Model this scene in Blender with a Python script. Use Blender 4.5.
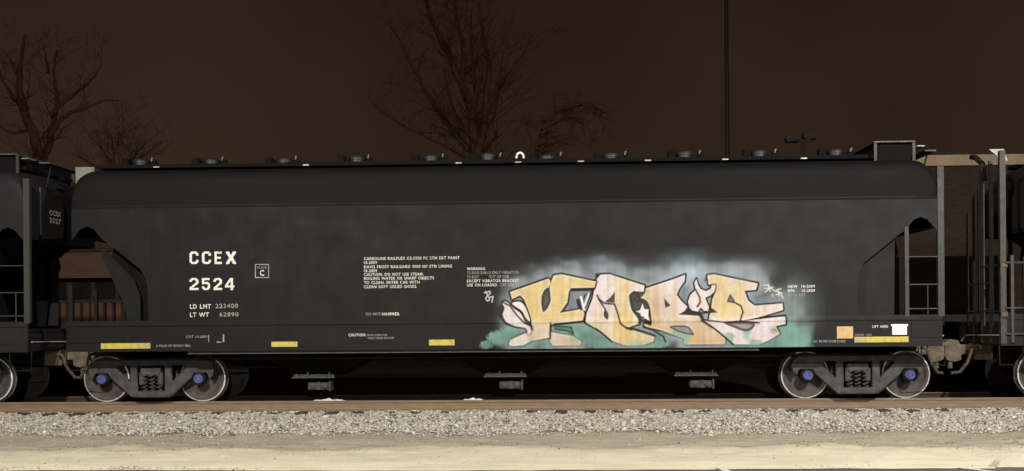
import bpy, bmesh, math, random
import numpy as np
from mathutils import Matrix, Vector

random.seed(7)
rng = np.random.default_rng(7)
for o in list(bpy.data.objects):
    bpy.data.objects.remove(o, do_unlink=True)
scene = bpy.context.scene
COL = scene.collection
R = math.radians

# ------------------------------------------------------------------ camera
F_PX, PX, PY = 1140.0, 512.0, 320.0          # focal length and principal point in pixels
CAM = Vector((0.0, -21.6, 1.46))
cam_data = bpy.data.cameras.new('camera')
cam_data.sensor_width = 36.0
cam_data.lens = 36.0 * F_PX / 1024.0
cam_data.shift_y = (PY - 235.5) / 1024.0
cam_data.clip_end = 3000.0
cam_data.clip_start = 0.1
cam = bpy.data.objects.new('camera', cam_data)
COL.objects.link(cam)
CAM_M = (Matrix.Rotation(R(2.4), 3, 'Z') @ Matrix.Rotation(R(90), 3, 'X') @ Matrix.Rotation(R(-0.45), 3, 'Z'))
cam.matrix_world = Matrix.Translation(CAM) @ CAM_M.to_4x4()
scene.camera = cam
scene.render.resolution_x = 1024
scene.render.resolution_y = 471

# ------------------------------------------------------------------ sky: light-polluted night overcast
world = bpy.data.worlds.new('World')
scene.world = world
world.use_nodes = True
wn = world.node_tree
wn.nodes.clear()
w_out = wn.nodes.new('ShaderNodeOutputWorld')
w_bg = wn.nodes.new('ShaderNodeBackground')
w_geo = wn.nodes.new('ShaderNodeTexCoord')
w_sep = wn.nodes.new('ShaderNodeSeparateXYZ')
w_ramp = wn.nodes.new('ShaderNodeValToRGB')
w_ramp.color_ramp.elements[0].position = 0.0
w_ramp.color_ramp.elements[0].color = (0.0320, 0.0186, 0.0108, 1)
w_ramp.color_ramp.elements[1].position = 0.33
w_ramp.color_ramp.elements[1].color = (0.0200, 0.0117, 0.0072, 1)
w_noise = wn.nodes.new('ShaderNodeTexNoise')
w_noise.inputs['Scale'].default_value = 3.0
w_noise.inputs['Detail'].default_value = 3
w_mul = wn.nodes.new('ShaderNodeMix')
w_mul.data_type = 'RGBA'
w_mul.blend_type = 'MULTIPLY'
w_mul.inputs[0].default_value = 0.62
wn.links.new(w_geo.outputs['Generated'], w_sep.inputs[0])
wn.links.new(w_sep.outputs['Z'], w_ramp.inputs[0])
wn.links.new(w_geo.outputs['Generated'], w_noise.inputs['Vector'])
wn.links.new(w_ramp.outputs[0], w_mul.inputs[6])
wn.links.new(w_noise.outputs['Fac'], w_mul.inputs[7])
wn.links.new(w_mul.outputs[2], w_bg.inputs['Color'])
w_bg.inputs['Strength'].default_value = 1.5
wn.links.new(w_bg.outputs[0], w_out.inputs[0])

scene.view_settings.view_transform = 'Standard'
scene.view_settings.look = 'None'
scene.view_settings.gamma = 1.0
scene.view_settings.exposure = 0.0

# where the car-park lamps stand: (x, y, head height, watts, colour)
LAMPS = [(8.2, -13.5, 8.6, 5100, (1.0, 0.955, 0.90), 38, 14),
         (-7.2, -15.5, 8.4, 4700, (1.0, 0.955, 0.88), 40, -4),
         (7.0, -52.0, 8.0, 6500, (1.0, 0.96, 0.90), 66, 0)]

# ------------------------------------------------------------------ helpers
def pix(x, y, Y):
    """point on the plane at depth Y that shows at pixel x, y"""
    d = CAM_M @ Vector(((x - PX) / F_PX, -(y - PY) / F_PX, -1.0))
    t = (Y - CAM.y) / d.y
    return CAM + d * t

MI = np.array(CAM_M.transposed())
def proj(X, Y, Z):
    q = np.stack([X - CAM.x, Y - CAM.y, Z - CAM.z])
    c = np.tensordot(MI, q, axes=(1, 0))
    return PX + F_PX * c[0] / -c[2], PY - F_PX * c[1] / -c[2]

def tag(o, label=None, cat=None, group=None, kind=None):
    if label: o['label'] = label
    if cat: o['category'] = cat
    if group: o['group'] = group
    if kind: o['kind'] = kind
    return o

def empty(name, loc=(0, 0, 0), rz=0.0, parent=None):
    o = bpy.data.objects.new(name, None)
    o.empty_display_size = 0.2
    COL.objects.link(o)
    o.location = loc
    o.rotation_euler.z = rz
    o.parent = parent
    return o

class MB:
    """collects shapes for one mesh"""
    def __init__(s):
        s.v, s.f, s.m = [], [], []
    def add(s, vs, fs, m=0):
        b = len(s.v)
        s.v += [tuple(p) for p in vs]
        s.f += [tuple(i + b for i in f) for f in fs]
        s.m += [m] * len(fs)
        return s
    def box(s, x0, x1, y0, y1, z0, z1, m=0, ch=0.0):
        if ch <= 0:
            v = [(x, y, z) for x in (x0, x1) for y in (y0, y1) for z in (z0, z1)]
            f = [(0, 1, 3, 2), (4, 6, 7, 5), (0, 4, 5, 1), (2, 3, 7, 6), (0, 2, 6, 4), (1, 5, 7, 3)]
            return s.add(v, f, m)
        bm = bmesh.new()
        bmesh.ops.create_cube(bm, size=1)
        for q in bm.verts:
            q.co = Vector(((x0 + x1) / 2 + q.co.x * (x1 - x0), (y0 + y1) / 2 + q.co.y * (y1 - y0), (z0 + z1) / 2 + q.co.z * (z1 - z0)))
        bmesh.ops.bevel(bm, geom=bm.edges[:], offset=ch, segments=2, affect='EDGES', clamp_overlap=True)
        bm.verts.index_update()
        s.add([q.co for q in bm.verts], [[q.index for q in f.verts] for f in bm.faces], m)
        bm.free()
        return s
    def tube(s, pts, r, n=8, m=0, caps=True):
        pts = [Vector(p) for p in pts]
        rr = r if isinstance(r, (list, tuple)) else [r] * len(pts)
        vs, fs = [], []
        for i, p in enumerate(pts):
            t = (pts[min(i + 1, len(pts) - 1)] - pts[max(i - 1, 0)]).normalized()
            a = Vector((0, 0, 1)) if abs(t.z) < 0.9 else Vector((1, 0, 0))
            u = t.cross(a).normalized(); w = t.cross(u)
            for k in range(n):
                an = 2 * math.pi * k / n
                vs.append(p + (u * math.cos(an) + w * math.sin(an)) * rr[i])
        for i in range(len(pts) - 1):
            for k in range(n):
                k2 = (k + 1) % n
                fs.append((i * n + k, i * n + k2, (i + 1) * n + k2, (i + 1) * n + k))
        if caps:
            fs.append(tuple(range(n)))
            fs.append(tuple(reversed(range((len(pts) - 1) * n, len(pts) * n))))
        return s.add(vs, fs, m)
    def lathe(s, prof, org, axis, n=32, m=0, mats=None):
        """prof: (radius, along axis)"""
        ax = Vector(axis).normalized()
        a = Vector((0, 0, 1)) if abs(ax.z) < 0.9 else Vector((1, 0, 0))
        u = ax.cross(a).normalized(); w = ax.cross(u); org = Vector(org)
        vs, fs, ms = [], [], []
        for (r_, h) in prof:
            for k in range(n):
                an = 2 * math.pi * k / n
                vs.append(org + ax * h + (u * math.cos(an) + w * math.sin(an)) * r_)
        for i in range(len(prof) - 1):
            for k in range(n):
                k2 = (k + 1) % n
                fs.append((i * n + k, i * n + k2, (i + 1) * n + k2, (i + 1) * n + k))
                ms.append(mats[i] if mats else m)
        b = len(s.v)
        s.v += [tuple(p) for p in vs]
        s.f += [tuple(i + b for i in f) for f in fs]
        s.m += ms
        return s
    def prism(s, poly, y0, y1, m=0):
        """convex or simple XZ polygon pushed from y0 to y1"""
        n = len(poly)
        vs = [(x, y0, z) for x, z in poly] + [(x, y1, z) for x, z in poly]
        fs = [tuple(range(n)), tuple(reversed(range(n, 2 * n)))]
        fs += [(i, n + i, n + (i + 1) % n, (i + 1) % n) for i in range(n)]
        return s.add(vs, fs, m)
    def build(s, name, mats, parent=None, smooth=False, fix=True):
        me = bpy.data.meshes.new(name)
        me.from_pydata(s.v, [], s.f)
        mats = mats if isinstance(mats, (list, tuple)) else [mats]
        for q in mats: me.materials.append(q)
        for p, mi in zip(me.polygons, s.m): p.material_index = mi
        if fix:
            bm = bmesh.new(); bm.from_mesh(me)
            bmesh.ops.recalc_face_normals(bm, faces=bm.faces[:])
            bm.to_mesh(me); bm.free()
        if smooth:
            me.polygons.foreach_set('use_smooth', [True] * len(me.polygons))
            try: me.set_sharp_from_angle(angle=R(38))
            except Exception: pass
        o = bpy.data.objects.new(name, me)
        COL.objects.link(o)
        o.parent = parent
        return o

def flat_mesh(name, splines, depth=0.0, bevel=0.0):
    """2-D outlines (the later ones inside the first become holes) -> mesh in XY, thickness along Z"""
    cu = bpy.data.curves.new(name, 'CURVE')
    cu.dimensions = '2D'; cu.fill_mode = 'BOTH'
    cu.extrude = depth; cu.bevel_depth = bevel; cu.bevel_resolution = 1
    for pts in splines:
        sp = cu.splines.new('POLY'); sp.points.add(len(pts) - 1)
        for i, (x, z) in enumerate(pts): sp.points[i].co = (x, z, 0, 1)
        sp.use_cyclic_u = True
    ob = bpy.data.objects.new(name, cu); COL.objects.link(ob)
    dg = bpy.context.evaluated_depsgraph_get()
    me = bpy.data.meshes.new_from_object(ob.evaluated_get(dg))
    bpy.data.objects.remove(ob, do_unlink=True); bpy.data.curves.remove(cu)
    return me

def plate(name, splines, y, depth, mat, parent, bevel=0.0, smooth=False):
    """outline in X, Z standing at y with half thickness depth"""
    me = flat_mesh(name, splines, depth, bevel)
    me.transform(Matrix.Translation((0, y, 0)) @ Matrix.Rotation(R(90), 4, 'X'))
    me.materials.append(mat)
    me.name = name
    o = bpy.data.objects.new(name, me); COL.objects.link(o); o.parent = parent
    return o

def text_mesh(body, bold=0.0):
    cu = bpy.data.curves.new('text', 'FONT')
    cu.body = body; cu.size = 1.0; cu.offset = bold; cu.resolution_u = 2; cu.space_character = 1.12; cu.space_word = 1.25
    ob = bpy.data.objects.new('text', cu); COL.objects.link(ob)
    dg = bpy.context.evaluated_depsgraph_get()
    me = bpy.data.meshes.new_from_object(ob.evaluated_get(dg))
    bpy.data.objects.remove(ob, do_unlink=True); bpy.data.curves.remove(cu)
    co = np.empty(len(me.vertices) * 3); me.vertices.foreach_get('co', co)
    return me, co.reshape(-1, 3)

def lettering(body, x0, x1, y0, y1, Y, mat, parent, X0, bold=0.012, name='lettering'):
    """one line of lettering between pixels x0..x1, y0..y1 of the photograph, on the plane Y of the car"""
    me, co = text_mesh(body, bold)
    a = pix(x0, (y0 + y1) / 2, Y); b = pix(x1, (y0 + y1) / 2, Y)
    zt = pix((x0 + x1) / 2, y0, Y).z; zb = pix((x0 + x1) / 2, y1, Y).z
    u = (co[:, 0] - co[:, 0].min()) / max(1e-6, np.ptp(co[:, 0]))
    v = co[:, 1] / 0.729
    out = np.stack([a.x - X0 + u * (b.x - a.x), np.full(len(u), Y), zb + v * (zt - zb)], 1)
    me.vertices.foreach_set('co', out.ravel()); me.update()
    me.materials.clear(); me.materials.append(mat); me.name = name
    o = bpy.data.objects.new(name, me); COL.objects.link(o); o.parent = parent
    return o

def copy_tree(o, parent=None):
    c = o.copy(); COL.objects.link(c); c.parent = parent
    for ch in list(o.children): copy_tree(ch, c)
    return c

# ------------------------------------------------------------------ materials
def principled(name):
    m = bpy.data.materials.new(name); m.use_nodes = True
    return m, m.node_tree, m.node_tree.nodes['Principled BSDF']

def mat(name, c1, c2=None, rough=0.6, metal=0.0, scale=6.0, stretch=(1, 1, 1), bump=0.0, bscale=60.0, rvar=0.15, spec=0.5, detail=6, lo=0.35, hi=0.68):
    m, nt, b = principled(name)
    c2 = c2 or tuple(k * 0.7 for k in c1)
    tc = nt.nodes.new('ShaderNodeTexCoord')
    mp = nt.nodes.new('ShaderNodeMapping'); mp.inputs['Scale'].default_value = stretch
    nz = nt.nodes.new('ShaderNodeTexNoise'); nz.inputs['Scale'].default_value = scale; nz.inputs['Detail'].default_value = detail
    nz.inputs['Roughness'].default_value = 0.65
    mr = nt.nodes.new('ShaderNodeMapRange'); mr.inputs[1].default_value = lo; mr.inputs[2].default_value = hi
    mx = nt.nodes.new('ShaderNodeMix'); mx.data_type = 'RGBA'
    mx.inputs[6].default_value = (*c1, 1); mx.inputs[7].default_value = (*c2, 1)
    nt.links.new(tc.outputs['Object'], mp.inputs['Vector']); nt.links.new(mp.outputs[0], nz.inputs['Vector'])
    nt.links.new(nz.outputs['Fac'], mr.inputs[0]); nt.links.new(mr.outputs[0], mx.inputs[0])
    nt.links.new(mx.outputs[2], b.inputs['Base Color'])
    rr = nt.nodes.new('ShaderNodeMapRange'); rr.inputs[3].default_value = rough - rvar; rr.inputs[4].default_value = min(1, rough + rvar)
    nt.links.new(nz.outputs['Fac'], rr.inputs[0]); nt.links.new(rr.outputs[0], b.inputs['Roughness'])
    b.inputs['Metallic'].default_value = metal
    b.inputs['Specular IOR Level'].default_value = spec
    if bump > 0:
        n2 = nt.nodes.new('ShaderNodeTexNoise'); n2.inputs['Scale'].default_value = bscale; n2.inputs['Detail'].default_value = 4
        bp = nt.nodes.new('ShaderNodeBump'); bp.inputs['Strength'].default_value = bump; bp.inputs['Distance'].default_value = 0.01
        nt.links.new(tc.outputs['Object'], n2.inputs['Vector']); nt.links.new(n2.outputs['Fac'], bp.inputs['Height'])
        nt.links.new(bp.outputs[0], b.inputs['Normal'])
    return m

BODY1, BODY2, BODY3 = (0.0056, 0.0057, 0.0057), (0.0069, 0.0070, 0.0070), (0.0115, 0.0110, 0.0105)
def body_nodes(nt):
    """black weathered paint: blotches, vertical run marks and a greyer tone towards the right end"""
    tc = nt.nodes.new('ShaderNodeTexCoord')
    n1 = nt.nodes.new('ShaderNodeTexNoise'); n1.inputs['Scale'].default_value = 0.9; n1.inputs['Detail'].default_value = 5
    mp = nt.nodes.new('ShaderNodeMapping'); mp.inputs['Scale'].default_value = (9, 9, 0.45)
    n2 = nt.nodes.new('ShaderNodeTexNoise'); n2.inputs['Scale'].default_value = 1.6; n2.inputs['Detail'].default_value = 5
    nt.links.new(tc.outputs['Object'], n1.inputs['Vector'])
    nt.links.new(tc.outputs['Object'], mp.inputs['Vector']); nt.links.new(mp.outputs[0], n2.inputs['Vector'])
    r1 = nt.nodes.new('ShaderNodeMapRange'); r1.inputs[1].default_value = 0.35; r1.inputs[2].default_value = 0.7
    r2 = nt.nodes.new('ShaderNodeMapRange'); r2.inputs[1].default_value = 0.52; r2.inputs[2].default_value = 0.85; r2.inputs[4].default_value = 0.7
    nt.links.new(n1.outputs['Fac'], r1.inputs[0]); nt.links.new(n2.outputs['Fac'], r2.inputs[0])
    m1 = nt.nodes.new('ShaderNodeMix'); m1.data_type = 'RGBA'; m1.inputs[6].default_value = (*BODY1, 1); m1.inputs[7].default_value = (*BODY2, 1)
    m2 = nt.nodes.new('ShaderNodeMix'); m2.data_type = 'RGBA'; m2.inputs[7].default_value = (*BODY3, 1)
    nt.links.new(r1.outputs[0], m1.inputs[0]); nt.links.new(m1.outputs[2], m2.inputs[6]); nt.links.new(r2.outputs[0], m2.inputs[0])
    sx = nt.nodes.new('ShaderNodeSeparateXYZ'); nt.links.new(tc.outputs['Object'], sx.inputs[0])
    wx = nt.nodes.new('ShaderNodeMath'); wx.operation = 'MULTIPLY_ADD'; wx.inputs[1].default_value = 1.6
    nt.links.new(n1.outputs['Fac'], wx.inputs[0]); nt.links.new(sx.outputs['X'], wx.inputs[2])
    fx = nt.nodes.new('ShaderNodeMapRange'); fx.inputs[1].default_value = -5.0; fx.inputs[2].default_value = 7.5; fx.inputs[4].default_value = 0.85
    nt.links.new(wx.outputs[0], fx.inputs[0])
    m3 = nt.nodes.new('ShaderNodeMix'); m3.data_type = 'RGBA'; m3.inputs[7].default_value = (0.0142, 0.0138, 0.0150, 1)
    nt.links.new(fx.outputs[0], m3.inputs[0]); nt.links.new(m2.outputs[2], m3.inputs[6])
    return tc, n1, n2, m3.outputs[2]

def ripple(nt, b, tc):
    """slight oil-canning of the sheets and a dull, patchy sheen"""
    mp = nt.nodes.new('ShaderNodeMapping'); mp.inputs['Scale'].default_value = (1.0, 1.0, 0.45)
    n = nt.nodes.new('ShaderNodeTexNoise'); n.inputs['Scale'].default_value = 1.4; n.inputs['Detail'].default_value = 2
    nt.links.new(tc.outputs['Object'], mp.inputs[0]); nt.links.new(mp.outputs[0], n.inputs['Vector'])
    bp = nt.nodes.new('ShaderNodeBump'); bp.inputs['Strength'].default_value = 0.12; bp.inputs['Distance'].default_value = 0.03
    nt.links.new(n.outputs['Fac'], bp.inputs['Height']); nt.links.new(bp.outputs[0], b.inputs['Normal'])
    n2 = nt.nodes.new('ShaderNodeTexNoise'); n2.inputs['Scale'].default_value = 3.0; n2.inputs['Detail'].default_value = 6
    nt.links.new(tc.outputs['Object'], n2.inputs['Vector'])
    r = nt.nodes.new('ShaderNodeMapRange'); r.inputs[1].default_value = 0.3; r.inputs[2].default_value = 0.7; r.inputs[3].default_value = 0.55; r.inputs[4].default_value = 0.72
    nt.links.new(n2.outputs['Fac'], r.inputs[0]); nt.links.new(r.outputs[0], b.inputs['Roughness'])
    b.inputs['Specular IOR Level'].default_value = 0.14

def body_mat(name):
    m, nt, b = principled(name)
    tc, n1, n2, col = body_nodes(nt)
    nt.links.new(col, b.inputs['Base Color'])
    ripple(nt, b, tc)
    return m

M = {}
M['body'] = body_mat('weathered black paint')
M['dark'] = mat('black underframe', (0.008, 0.007, 0.0065), (0.014, 0.012, 0.010), rough=0.8, scale=5, spec=0.2)
M['sill'] = M['body']
M['steel'] = mat('grey steel', (0.055, 0.052, 0.05), (0.03, 0.026, 0.023), rough=0.6, scale=9)
M['truckgrey'] = mat('dusty cast steel', (0.054, 0.051, 0.049), (0.018, 0.014, 0.011), rough=0.75, scale=5, bump=0.4, bscale=45)
M['wheel'] = mat('brown wheel plate', (0.056, 0.040, 0.036), (0.024, 0.017, 0.015), rough=0.75, scale=7, bump=0.2)
M['rim'] = mat('worn rim with painted glint', (0.62, 0.60, 0.57), (0.42, 0.40, 0.37), rough=0.4, metal=0.25, scale=14)  # the rim's glint is painted in as a bright base colour
M['cap'] = mat('blue bearing cap', (0.065, 0.075, 0.24), (0.022, 0.022, 0.06), rough=0.6, scale=26)
M['rust'] = mat('rusted iron', (0.10, 0.065, 0.042), (0.055, 0.036, 0.025), rough=0.8, scale=8, bump=0.3)
M['palerust'] = mat('dusty pale coupler iron', (0.145, 0.11, 0.066), (0.07, 0.05, 0.034), rough=0.8, scale=7, bump=0.3)
M['galv'] = mat('galvanised steel', (0.30, 0.29, 0.27), (0.2, 0.19, 0.17), rough=0.45, metal=0.3, scale=18)
M['white'] = mat('white stencil paint', (0.56, 0.54, 0.48), (0.15, 0.145, 0.13), rough=0.7, scale=26, lo=0.56, hi=0.74)
M['dimwhite'] = mat('faded stencil paint', (0.30, 0.29, 0.26), (0.13, 0.125, 0.11), rough=0.7, scale=18)
M['card'] = mat('white card', (0.72, 0.72, 0.72), (0.62, 0.62, 0.62), rough=0.6, scale=4)
M['yellow'] = mat('yellow reflective tape', (0.42, 0.34, 0.055), (0.17, 0.135, 0.03), rough=0.4, scale=16, stretch=(1, 1, 0.4), lo=0.5, hi=0.78)
M['paleyellow'] = mat('worn yellow tape', (0.36, 0.30, 0.12), (0.27, 0.23, 0.08), rough=0.5, scale=14)
M['orange'] = mat('faded orange tag', (0.46, 0.31, 0.13), (0.40, 0.25, 0.10), rough=0.6, scale=10)
M['rail'] = mat('rusty rail', (0.185, 0.125, 0.075), (0.125, 0.082, 0.048), rough=0.8, scale=3.5, stretch=(1, 4, 10))
M['railtop'] = mat('polished rail head', (0.26, 0.22, 0.17), (0.17, 0.14, 0.10), rough=0.45, metal=0.5, scale=4, stretch=(0.5, 10, 1))
M['tie'] = mat('creosoted wood and shaded rail', (0.045, 0.034, 0.025), (0.025, 0.018, 0.013), rough=0.9, scale=4, stretch=(6, 1, 6))
M['bark'] = mat('dark bark', (0.11, 0.058, 0.032), (0.065, 0.034, 0.019), rough=0.95, scale=5, spec=0.05)
M['pole'] = mat('dark painted pole', (0.03, 0.022, 0.018), rough=0.6)
M['postgrey'] = mat('grey brown painted post', (0.038, 0.033, 0.029), (0.021, 0.018, 0.016), rough=0.65, scale=6)
M['concrete'] = mat('pale concrete', (0.44, 0.41, 0.33), (0.36, 0.33, 0.26), rough=0.9, scale=9, bump=0.2)
M['linepaint'] = mat('white road paint', (0.50, 0.49, 0.45), (0.30, 0.29, 0.26), rough=0.8, scale=20)
M['pellets'] = mat('spilled white pellets', (0.62, 0.60, 0.52), (0.45, 0.43, 0.36), rough=0.7, scale=70, bump=0.8, bscale=150)

# ------------------------------------------------------------------ ground
def ground_mat():
    m, nt, b = principled('gravel dirt and sand')
    N, L = nt.nodes.new, nt.links.new
    tc = N('ShaderNodeTexCoord'); sep = N('ShaderNodeSeparateXYZ'); L(tc.outputs['Object'], sep.inputs[0])
    mp = N('ShaderNodeMapping'); mp.inputs['Scale'].default_value = (0.35, 1.6, 1)
    L(tc.outputs['Object'], mp.inputs[0])
    edge = N('ShaderNodeTexNoise'); edge.inputs['Scale'].default_value = 1.3; edge.inputs['Detail'].default_value = 7
    edge.inputs['Roughness'].default_value = 0.62
    L(mp.outputs[0], edge.inputs['Vector'])
    wob = N('ShaderNodeMath'); wob.operation = 'MULTIPLY_ADD'; wob.inputs[1].default_value = 2.2; wob.inputs[2].default_value = -1.1
    L(edge.outputs['Fac'], wob.inputs[0])
    yy = N('ShaderNodeMath'); yy.operation = 'ADD'; L(sep.outputs['Y'], yy.inputs[0]); L(wob.outputs[0], yy.inputs[1])
    # fine grain
    g1 = N('ShaderNodeTexNoise'); g1.inputs['Scale'].default_value = 26; g1.inputs['Detail'].default_value = 8; g1.inputs['Roughness'].default_value = 0.75
    L(tc.outputs['Object'], g1.inputs['Vector'])
    mp2 = N('ShaderNodeMapping'); mp2.inputs['Scale'].default_value = (0.5, 3.2, 1); L(tc.outputs['Object'], mp2.inputs[0])
    g2 = N('ShaderNodeTexNoise'); g2.inputs['Scale'].default_value = 1.6; g2.inputs['Detail'].default_value = 7; L(mp2.outputs[0], g2.inputs['Vector'])
    def mixc(a, b_, fac):
        x = N('ShaderNodeMix'); x.data_type = 'RGBA'
        for sock, val in ((x.inputs[6], a), (x.inputs[7], b_)):
            if isinstance(val, tuple): sock.default_value = (*val, 1)
            else: L(val, sock)
        L(fac, x.inputs[0]); return x.outputs[2]
    def rng_(src, lo, hi):
        x = N('ShaderNodeMapRange'); x.inputs[1].default_value = lo; x.inputs[2].default_value = hi; L(src, x.inputs[0]); return x.outputs[0]
    sand = mixc((0.53, 0.485, 0.36), (0.45, 0.405, 0.295), rng_(g2.outputs['Fac'], 0.42, 0.72))
    sand = mixc(sand, (0.54, 0.49, 0.365), rng_(g1.outputs['Fac'], 0.55, 0.8))
    dirt = mixc((0.365, 0.332, 0.25), (0.29, 0.262, 0.198), rng_(g2.outputs['Fac'], 0.40, 0.66))
    dirt = mixc(dirt, (0.09, 0.075, 0.052), rng_(g1.outputs['Fac'], 0.62, 0.86))
    deb = N('ShaderNodeTexNoise'); deb.inputs['Scale'].default_value = 2.6; deb.inputs['Detail'].default_value = 9; deb.inputs['Roughness'].default_value = 0.7; L(mp2.outputs[0], deb.inputs['Vector'])
    dirt = mixc(dirt, (0.085, 0.072, 0.050), rng_(deb.outputs['Fac'], 0.60, 0.70))
    sand = mixc(sand, (0.20, 0.165, 0.11), rng_(deb.outputs['Fac'], 0.66, 0.78))
    ball = mixc((0.20, 0.185, 0.155), (0.09, 0.082, 0.07), rng_(g1.outputs['Fac'], 0.4, 0.65))
    far = mixc((0.06, 0.05, 0.035), (0.035, 0.03, 0.02), rng_(g2.outputs['Fac'], 0.4, 0.6))
    c = mixc(sand, dirt, rng_(yy.outputs[0], -4.75, -4.35))
    c = mixc(c, ball, rng_(yy.outputs[0], -2.8, -2.3))
    c = mixc(c, far, rng_(sep.outputs['Y'], 3.0, 4.5))
    L(c, b.inputs['Base Color']); b.inputs['Roughness'].default_value = 0.95; b.inputs['Specular IOR Level'].default_value = 0.15
    bp = N('ShaderNodeBump'); bp.inputs['Strength'].default_value = 0.9; bp.inputs['Distance'].default_value = 0.03
    L(g1.outputs['Fac'], bp.inputs['Height']); L(bp.outputs[0], b.inputs['Normal'])
    return m

def base_z(Y):
    """cross-section of the ground: car park level, shoulder, ballast bed, ground behind"""
    return np.interp(Y, [-700, -6.4, -5.9, -4.6, -2.75, -1.3, -0.85, 0.85, 1.1, 2.6, 8, 900],
                        [-0.55, -0.55, -0.50, -0.46, -0.43, -0.245, -0.21, -0.21, -0.235, -0.45, -0.5, -0.5])
def wobble(X, Y):
    w = 0.018 * np.sin(X * 1.3 + Y * 2.1) + 0.014 * np.sin(X * 2.9 - Y * 3.3 + 1) + 0.008 * np.sin(X * 7.1 + Y * 6.3) + 0.006 * np.sin(X * 13.7 - Y * 9.1 + 2)
    return w * np.interp(Y, [-9, -6.2, -5.2, -1.5, -1.0, 1.0, 1.6, 8, 30], [0, 0, 1, 1, 0.25, 0.25, 1, 1, 0])

def build_ground():
    xs = np.concatenate([[-900, -300, -120, -60, -30, -18], np.arange(-13, 13.01, 0.1), [18, 30, 60, 120, 300, 900]])
    ys = np.concatenate([[-700, -200, -80, -40, -25, -15, -9, -7], np.arange(-6.4, 3.0, 0.08), [3.5, 4.5, 6, 8, 12, 20, 40, 80, 200, 500, 900]])
    X, Y = np.meshgrid(xs, ys)
    Z = base_z(Y) + np.where(np.abs(X) < 14, wobble(X, Y), 0)
    nx, ny = len(xs), len(ys)
    v = np.stack([X, Y, Z], -1).reshape(-1, 3)
    i = np.arange(nx * ny).reshape(ny, nx)
    f = np.stack([i[:-1, :-1], i[:-1, 1:], i[1:, 1:], i[1:, :-1]], -1).reshape(-1, 4)
    me = bpy.data.meshes.new('ground')
    me.from_pydata(v.tolist(), [], f.tolist())
    me.materials.append(ground_mat())
    me.polygons.foreach_set('use_smooth', [True] * len(me.polygons))
    o = bpy.data.objects.new('ground', me); COL.objects.link(o)
    tag(o, kind='structure')
build_ground()

# asphalt of the car park and its painted bay lines
def asphalt():
    m = mat('asphalt', (0.060, 0.055, 0.055), (0.038, 0.035, 0.034), rough=0.9, scale=35, bump=0.5, bscale=120)
    mb = MB()
    xs = np.concatenate([[-200, -40], np.arange(-14, 14.01, 0.12), [40, 200]])
    edge = [-6.40 + 0.03 * math.sin(x * 0.9) + 0.018 * math.sin(x * 5.3 + 1) + random.uniform(-.012, .012) - 0.10 * float(np.interp(x, [-6.5, -3.5, 2.0, 3.5], [0, 1, 1, 0])) for x in xs]
    vs = [(x, e, -0.530) for x, e in zip(xs, edge)] + [(x, -60, -0.530) for x in xs] + [(x, e + 0.015, -0.56) for x, e in zip(xs, edge)]
    n = len(xs)
    fs = [(i, i + 1, n + i + 1, n + i) for i in range(n - 1)] + [(2 * n + i, 2 * n + i + 1, i + 1, i) for i in range(n - 1)]
    mb.add(vs, fs)
    tag(mb.build('car_park', m), kind='structure')
    # bay lines run away from the edge towards the viewer
    def on_lot(x, y):
        d = CAM_M @ Vector(((x - PX) / F_PX, -(y - PY) / F_PX, -1.0))
        return CAM + d * ((-0.526 - CAM.z) / d.z)
    for (xa, ya), (xb, yb), w_ in (((719, 467.0), (760, 488), 0.05), ((958, 467.0), (1000, 472.4), 0.045)):
        a, b = on_lot(xa, ya), on_lot(xb, yb)
        b = a + (b - a) * 2.2
        t = (b - a).normalized(); w = Vector((-t.y, t.x, 0)) * w_
        tag(MB().add([a - w, a + w, b + w, b - w], [(0, 1, 2, 3)]).build('bay_line', M['linepaint']), kind='structure')
asphalt()

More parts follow.
